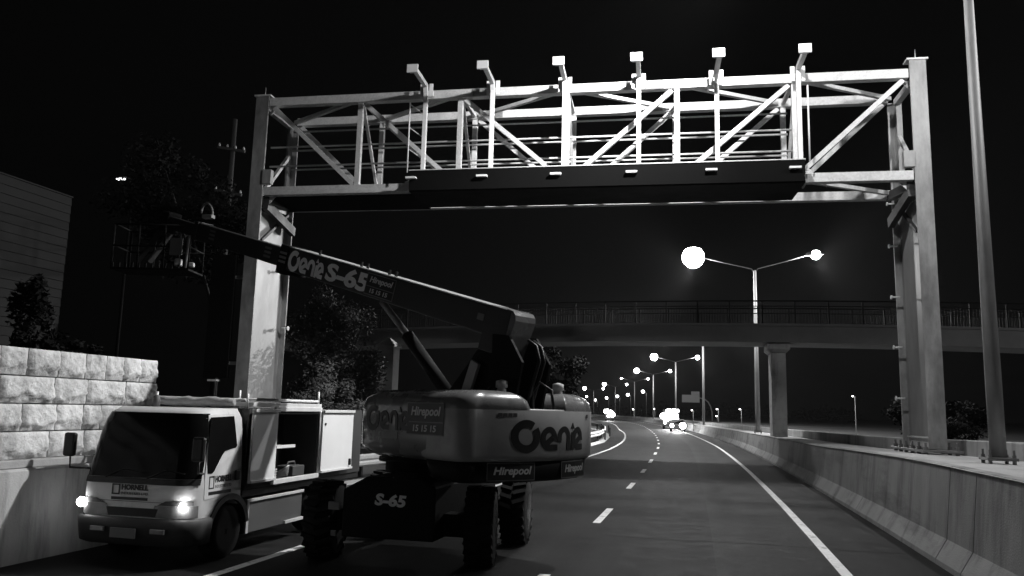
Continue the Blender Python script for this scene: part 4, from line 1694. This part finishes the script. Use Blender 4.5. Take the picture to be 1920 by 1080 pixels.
def hire_plate(parent, w, h, mapper, xc, zc, out, number=False, fw=True):
    def cut(nx, x0, x1, y0, y1, z0, z1, mb):
        for i in range(nx):
            a = x0 + (x1 - x0) * i / nx
            b = x0 + (x1 - x0) * (i + 1) / nx
            mb.hexa([(a, y0, z0), (b, y0, z0), (b, y0, z1), (a, y0, z1), (a, y1, z0), (b, y1, z0), (b, y1, z1), (a, y1, z1)])
    def fin(mb, name, mt, par):
        me = bpy.data.meshes.new(name)
        bmesh.ops.recalc_face_normals(mb.bm, faces=mb.bm.faces)
        mb.bm.to_mesh(me)
        mb.bm.free()
        me.transform(Matrix.Translation((xc, zc, out)))
        return mesh_obj(me, name, mt, par, None, mapper)
    mb = MB()
    cut(8, -w / 2, w / 2, -h / 2, h / 2, 0, .004, mb)
    pl = fin(mb, 'hire_plate', M['decal_grey'], parent)
    mb = MB()
    f = .06 * min(h, .2)
    rowsz = [(-h / 2 + f, h / 2 - f)] if not number else [(-h / 2 + f, -h * .12), (-h * .12 + f, h / 2 - f)]
    for a, b in rowsz:
        cut(8, -w / 2 + f, w / 2 - f, a, b, .0045, .0065, mb)
    fin(mb, 'dark_field', M['decal_dark'], pl)
    rows_ = [('Hirepool', rowsz[-1])] + ([('15 15 15', rowsz[0])] if number else [])
    for body, (a, b) in rows_:
        hh = (b - a)
        big = body == 'Hirepool'
        tme = text_mesh(body, w * (.80 if big else .62), hh * (.66 if big else .58), bold=.028, shear=.22 if big else .08)
        tme.transform(Matrix.Translation((xc + (.02 * w if big else 0), zc + (a + b) / 2, out + .007)))
        mesh_obj(tme, 'lettering', M['decal_pale'], pl, None, mapper)
def bump_map(v):
    t = -v.x
    return T(tail(t) - .065 + v.z, t, v.y)
hire_plate(lift, .66, .215, bump_map, -.50, 1.265, .004)
hire_plate(lift, .66, .215, bump_map, .66, 1.265, .004)
def side_map(v):
    # x right (towards the tail), y up, z out from the left hood side
    return T(v.x, HW + v.z, v.y)
hire_plate(lift, .74, .40, side_map, 1.42, 1.87, .004, number=True)
gm = genie_mesh(.95, .34)
gm.transform(Matrix.Translation((.62, 1.86, .003)))
mesh_obj(gm, 'lettering', M['decal_dark'], lift, None, side_map)
m = MB()
a_, b_ = T(.55, HW + .002, 1.60), T(.90, HW + .002, 1.68)
m.hexa([T(.50, HW - .002, 1.60), T(.86, HW - .002, 1.60), T(.86, HW + .004, 1.60), T(.50, HW + .004, 1.60),
        T(.50, HW - .002, 1.69), T(.86, HW - .002, 1.69), T(.86, HW + .004, 1.69), T(.50, HW + .004, 1.69)])
m.build('notice', M['decal_grey'], lift)
# small plain stickers on the tail hoods
for xc, w_ in ((-.62, .26), (1.0, .16)):
    m = MB()
    for i in range(4):
        a = xc - w_ / 2 + w_ * i / 4
        b = xc - w_ / 2 + w_ * (i + .8) / 4
        m.hexa([(a, 1.92, .002), (b, 1.92, .002), (b, 1.92, .006), (a, 1.92, .006), (a, 1.965, .002), (b, 1.965, .002), (b, 1.965, .006), (a, 1.965, .006)])
    me = bpy.data.meshes.new('sticker')
    bmesh.ops.recalc_face_normals(m.bm, faces=m.bm.faces)
    m.bm.to_mesh(me)
    m.bm.free()
    mesh_obj(me, 'sticker', M['grey_trim'], lift, None, tail_map)
# ground controls and lamps on the hood
for (s_, t) in ((1.95, .42), (1.95, -.62)):
    m = MB()
    m.lathe([(.06, 2.2), (.06, 2.26), (.045, 2.27), (.075, 2.28), (.075, 2.36), (.01, 2.38)], T(s_, t, 0), n=14)
    m.build('hood_beacon', M['decal_pale'], lift)
for (s_, t) in ((1.55, .28), (2.1, .0)):
    m = MB()
    m.tube([T(s_, t, 1.95), T(s_ - .02, t, 2.24), T(s_ + .06, t - .05, 2.36), T(s_ + .2, t - .12, 2.26), T(s_ + .22, t - .15, 2.0)], .02, 8)
    m.build('hydraulic_hose', M['black'], lift)

# boom: local axis from the rear end towards the tip
BP = Vector((-2.325, 10.22, 3.26))
BD = Vector((-math.sin(R(65)), math.cos(R(65)), 0))
th = math.atan(.284)
BE = BD * math.cos(th) + Vector((0, 0, math.sin(th)))
BS = Vector((-math.cos(R(65)), -math.sin(R(65)), 0))
BN = BE.cross(BS)
if BN.z < 0:
    BN = -BN
def Bp(L, n, b=0.0):
    """L horizontal metres from the rear, n across (up positive from the top face), b sideways"""
    return BP + BE * (L / math.cos(th)) + BN * n + BS * b
m = MB()
m.bar(Bp(.02, -.20), Bp(4.90, -.20), .40, .39, upv=BN, bevel=.02)
m.build('boom_section', M['boom'], lift)
m = MB()
m.prism([Bp(.015, .012, -.213), Bp(.015, -.60, -.213), Bp(.42, -.60, -.213), Bp(.42, .012, -.213)], BS * .426, .01, 2)
be = m.build('boom_end', M['boom'], lift)
m = MB()
m.prism([Bp(.10, .022, -.215), Bp(-.01, .012, -.215), Bp(-.06, -.03, -.215), Bp(-.08, -.10, -.215), Bp(-.02, -.60, -.215), Bp(.012, -.60, -.215), Bp(.012, .0125, -.215), Bp(.10, .0125, -.215)], BS * .43, 0)
m.build('lit_end_cover', M['hood'], be)  # paler than the boom: light on the rear face put into the colour
m = MB()
m.bar(Bp(4.86, -.23), Bp(5.10, -.23), .47, .50, upv=BN, bevel=.015)
m.build('boom_collar', M['chassis'], lift)
m = MB()
m.bar(Bp(5.05, -.21), Bp(8.0, -.21), .30, .33, upv=BN, bevel=.015)
m.build('boom_section', M['boom'], lift)
m = MB()
m.bar(Bp(7.95, -.21), Bp(8.08, -.21), .34, .38, upv=BN, bevel=.01)
m.bar(Bp(8.0, -.21), Bp(9.25, -.21), .22, .25, upv=BN, bevel=.015)
m.build('boom_section', M['boom'], lift)
# pale strip added along the boom top, lamplight painted into its colour
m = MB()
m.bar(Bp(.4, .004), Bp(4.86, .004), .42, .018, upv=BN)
m.build('boom_lit_strip', M['hood_pale'], lift)
# warning patches and lettering on the boom side
def boom_text(me, L, n, out=.204):
    c = Bp(L, n, out)
    return frame(c, -BE, BN)
gm = genie_mesh(1.0, .36)
mesh_obj(gm, 'lettering', M['boom_letter'], lift, boom_text(None, 4.36, -.205))
tm = text_mesh('S-65', 1.08, .30, bold=.04, shear=.06)
mesh_obj(tm, 'lettering', M['boom_letter'], lift, boom_text(None, 3.30, -.20))
fm = boom_text(None, 2.52, -.195)
hire_plate(lift, .66, .33, lambda v: fm @ v, 0, 0, 0, number=True)
for L in (4.97, 5.55, 7.4):
    m = MB()
    for k in range(3):
        w_ = .2
        o_ = .24 if L < 5 else .153
        p = Bp(L, -.12 - .075 * k, o_)
        m.box(p, (w_, .04, .003), (BE, BN, BS))
    m.build('warning_sticker', M['decal_grey'], lift)
m = MB()
m.box(Bp(.5, -.18, .207), (.12, .09, .01), (BE, BN, BS), .003)
m.build('pivot_cap', M['decal_grey'], lift)
# hose clips along the top
for L in (2.35, 2.5, 3.0, 3.15, 4.2):
    m = MB()
    m.box(Bp(L, .05, .1), (.03, .08, .03), (BE, BN, BS))
    m.build('hose_clip', M['black'], lift)
# turret and links
m = MB()
for b in (-.27, .23):
    m.prism([T(.4, b, 1.95), T(2.0, b, 1.95), T(2.15, b, 2.6), T(1.9, b, 2.95), T(1.5, b, 3.0), T(1.1, b, 2.6)], LB_ * .04)
m.build('turret', M['chassis'], lift)
m = MB()
m.bar(T(1.1, .34, 2.05), T(1.35, .34, 2.62), .05, .16)
m.build('link_plate', M['hood_pale'], lift)
m = MB()
a0, a1, a2 = Bp(.82, -1.42), Bp(1.93, -.78), Bp(2.62, -.42)
m.tube([a0, a1], .095, 14)
cy = m.build('lift_cylinder', M['chassis'], lift)
m = MB()
m.tube([a1, a2], .05, 12)
m.build('piston_rod', M['pole'], cy)
# hoses behind the pivot
for k in range(2):
    m = MB()
    o = T(1.98 + .05 * k, -.10 + .14 * k, 2.62)
    m.tube([o + Vector((0, 0, .28)), o + LT * .14 + Vector((0, 0, .20)), o + LT * .20, o + LT * .12 + Vector((0, 0, -.22)), o + Vector((0, 0, -.55))], .022, 8)
    m.build('hydraulic_hose', M['black'], lift)
# jib and platform
tip = Bp(9.3, -.21)
CR = Vector((.97, .23, 0)).normalized()
CF = Vector((-.23, .97, 0)).normalized()
m = MB()
m.box(tip, (.30, .30, .42), (BE, BS, BN), .03)
m.build('boom_head', M['chassis'], lift)
fc = Vector((-10.86, 13.98, 4.62))
PS = .83
for b in (-.12, .12):
    m = MB()
    m.bar(tip + CR * b + CF * .1 + Vector((0, 0, .0)), fc + CR * (b - .30) + Vector((0, 0, .18)), .07, .10)
    m.build('jib_arm', M['boom'], lift)
m = MB()
m.box(fc, (1.58, .75, .045), (CR, CF, Vector((0, 0, 1))), .01)
for k in range(12):
    m.box(fc + CR * (-.73 + .132 * k) + CF * -.385 + Vector((0, 0, .06)), (.03, .02, .10), (CR, CF, Vector((0, 0, 1))))
pf = m.build('platform', M['chassis'], lift)
m = MB()
for a in (-.77, -.26, .26, .77):
    for b in (-.36, .36):
        m.tube([fc + CR * a + CF * b, fc + CR * a + CF * b + Vector((0, 0, 0.90))], .02, 8)
for z in (.46, .90):
    c4 = [fc + CR * a + CF * b + Vector((0, 0, z)) for a, b in ((-.77, -.36), (.77, -.36), (.77, .36), (-.77, .36), (-.77, -.36))]
    for p, q in zip(c4[:-1], c4[1:]):
        m.tube([p, q], .02, 8)
m.build('guard_rails', M['chassis'], pf)
m = MB()
m.box(fc + CR * .51 + CF * -.385 + Vector((0, 0, .46)), (.25, .02, .35), (CR, CF, Vector((0, 0, 1))), .004)
m.build('notice_board', M['decal_grey'], pf)
m = MB()
m.tube([fc + CR * .74 + CF * -.40 + Vector((0, 0, .03)), fc + CR * .76 + CF * -.40 + Vector((0, 0, .76))], .022, 8)
m.box(fc + CR * .56 + CF * -.33 + Vector((0, 0, .14)), (.13, .13, .16), (CR, CF, Vector((0, 0, 1))), .03)
m.box(fc + CR * .83 + CF * -.33 + Vector((0, 0, .10)), (.10, .10, .10), (CR, CF, Vector((0, 0, 1))), .02)
m.build('control_box', M['hood_pale'], pf)
# hose loop and work lamp on the boom head
m = MB()
o = Bp(8.01, .17)
m.tube([o + (-BE) * .22 * math.cos(R(a)) + Vector((0, 0, 1)) * .20 * math.sin(R(a)) for a in range(-10, 200, 15)], .022, 8)
m.build('hose_loop', M['pole'], lift)
m = MB()
m.box(Bp(7.72, .12, .12), (.22, .12, .07), None, .01)
m.build('work_lamp', M['hood_pale'], lift)

# ------------------------------------------------------------------ utility pole in the dark behind the left tower
root = thing('utility_pole', (-20, 30, 0), 'wooden utility pole with crossarms in the dark, left of the left gantry tower', 'utility pole')
m = MB()
m.lathe([(.16, 0), (.10, 14.4)], (-20.05, 30, 0), n=10)
m.build('pole', M['bark'], root)
for z in (11.05, 13.0):
    m = MB()
    m.bar((-20.7, 29.86, z + .12), (-19.35, 29.86, z - .16), .09, .11)
    ca = m.build('crossarm', M['bark'], root)
    m = MB()
    for t in (.05, .35, .65, .95):
        p = Vector((-20.7, 29.86, z + .12)).lerp(Vector((-19.35, 29.86, z - .16)), t)
        m.lathe([(.02, .05), (.05, .09), (.05, .13), (.02, .2)], p, n=8)
    m.build('insulators', M['concrete_pale'], ca)

# ------------------------------------------------------------------ oncoming car and lit work vehicles far away
def far_car(name, loc, label, cat, kind):
    x, y, z = loc
    root = thing(name, loc, label, cat)
    if kind == 'car':
        m = MB()
        prof = [(-.88, .25), (.88, .25), (.90, .62), (.86, .92), (.66, 1.42), (-.66, 1.42), (-.86, .92), (-.90, .62)]
        m.prism([(x + a, y + (.0 if b < .95 else .9), b) for a, b in prof], (0, 4.2, 0), .04)
        bd = m.build('body', M['grey_trim'], root)
        m = MB()
        m.hexa([(x - .74, y - .02 + .15, .95), (x + .74, y + .13, .95), (x + .74, y + .15, .95), (x - .74, y + .15, .95),
                (x - .6, y + .84, 1.38), (x + .6, y + .84, 1.38), (x + .6, y + .87, 1.38), (x - .6, y + .87, 1.38)])
        m.build('windscreen', M['glass'], root)
        for s_ in (-1, 1):
            m = MB()
            m.lathe([(.31, -.1), (.31, .1)], (x + s_ * .78, y + .85, .31), (1, 0, 0), 16)
            m.build('wheel', M['rubber'], root)
            m = MB()
            r_l = .36 if s_ > 0 else .20
            m.lathe([(.001, -.12), (r_l * .7, -.09), (r_l, 0)], (x + s_ * .62, y - .02, .70), (0, 1, 0), 16)
            m.build('headlight', M['headlight'], root)
        beam = (0, -.3, .68)
    else:
        m = MB()
        m.span((x - 1.1, y, .45), (x + 1.1, y + 5.5, 1.0), .05)
        m.span((x - 1.05, y + .1, 1.003), (x + 1.05, y + 1.9, 2.35), .12)
        m.build('body', M['grey_trim'], root)
        m = MB()
        m.span((x - 1.1, y + 2.0, 1.01), (x + 1.1, y + 5.5, 2.6), .03)
        m.build('load_box', M['dark'], root)
        for s_ in (-1, 1):
            m = MB()
            m.lathe([(.42, -.14), (.42, .14)], (x + s_ * .92, y + .9, .42), (1, 0, 0), 16)
            m.build('wheel', M['rubber'], root)
        for (dx, z_, r_l) in (kind if isinstance(kind, (list, tuple)) else ()):
            m = MB()
            m.lathe([(.001, -.12), (r_l * .7, -.09), (r_l, 0)], (x + dx, y - .03, z_), (0, 1, 0), 14)
            m.build('work_light', M['headlight'], root)
        beam = (0, -.4, 1.8)
    l = bpy.data.lights.new('headlight_beam', 'SPOT')
    l.energy = 2500
    l.spot_size = R(80)
    l.spot_blend = .6
    l.shadow_soft_size = .3
    o = bpy.data.objects.new('headlight_beam', l)
    scene.collection.objects.link(o)
    o.parent = root
    o.location = beam
    o.rotation_euler = (R(80), 0, R(180))
    return root
far_car('oncoming_car', (-3.15, 96.5, 0), 'oncoming car with two blazing headlights, lowest of the lit vehicles', 'car', 'car')
far_car('work_vehicle', (-4.55, 111, 0), 'truck with a cluster of blazing work lights, right behind the oncoming car', 'truck',
        [(-.55, 1.55, .50), (.05, 1.85, .55), (.62, 1.75, .45), (-.2, 2.3, .42), (.45, 2.45, .30), (.95, 2.45, .22), (-1.0, 1.75, .35), (.9, 1.2, .3), (-.7, .85, .16)])
far_car('work_vehicle', (-23.0, 200, 0), 'far truck with bright lights on the bend, left of the other lit vehicles', 'truck',
        [(-.9, 2.3, .45), (.3, 1.9, .7), (.85, 1.5, .55), (-.2, 1.2, .3)])


# ------------------------------------------------------------------ haze added to imitate lens glow round the lamps
m = MB()
m.span((-330, -90, -1.2), (330, 560, 24))
hz = m.build('haze', [])
hm = bpy.data.materials.new('glow_haze')
hm.use_nodes = True
hm.node_tree.nodes.clear()
ho = hm.node_tree.nodes.new('ShaderNodeOutputMaterial')
hv = hm.node_tree.nodes.new('ShaderNodeVolumePrincipled')
hv.inputs['Color'].default_value = (.9, .9, .9, 1)
hv.inputs['Density'].default_value = 0.00008
hv.inputs['Anisotropy'].default_value = 0.3
hm.node_tree.links.new(hv.outputs[0], ho.inputs['Volume'])
hz.data.materials.append(hm)
tag(hz, 'faint even haze added to imitate glow round the lamps', None, kind='stuff')
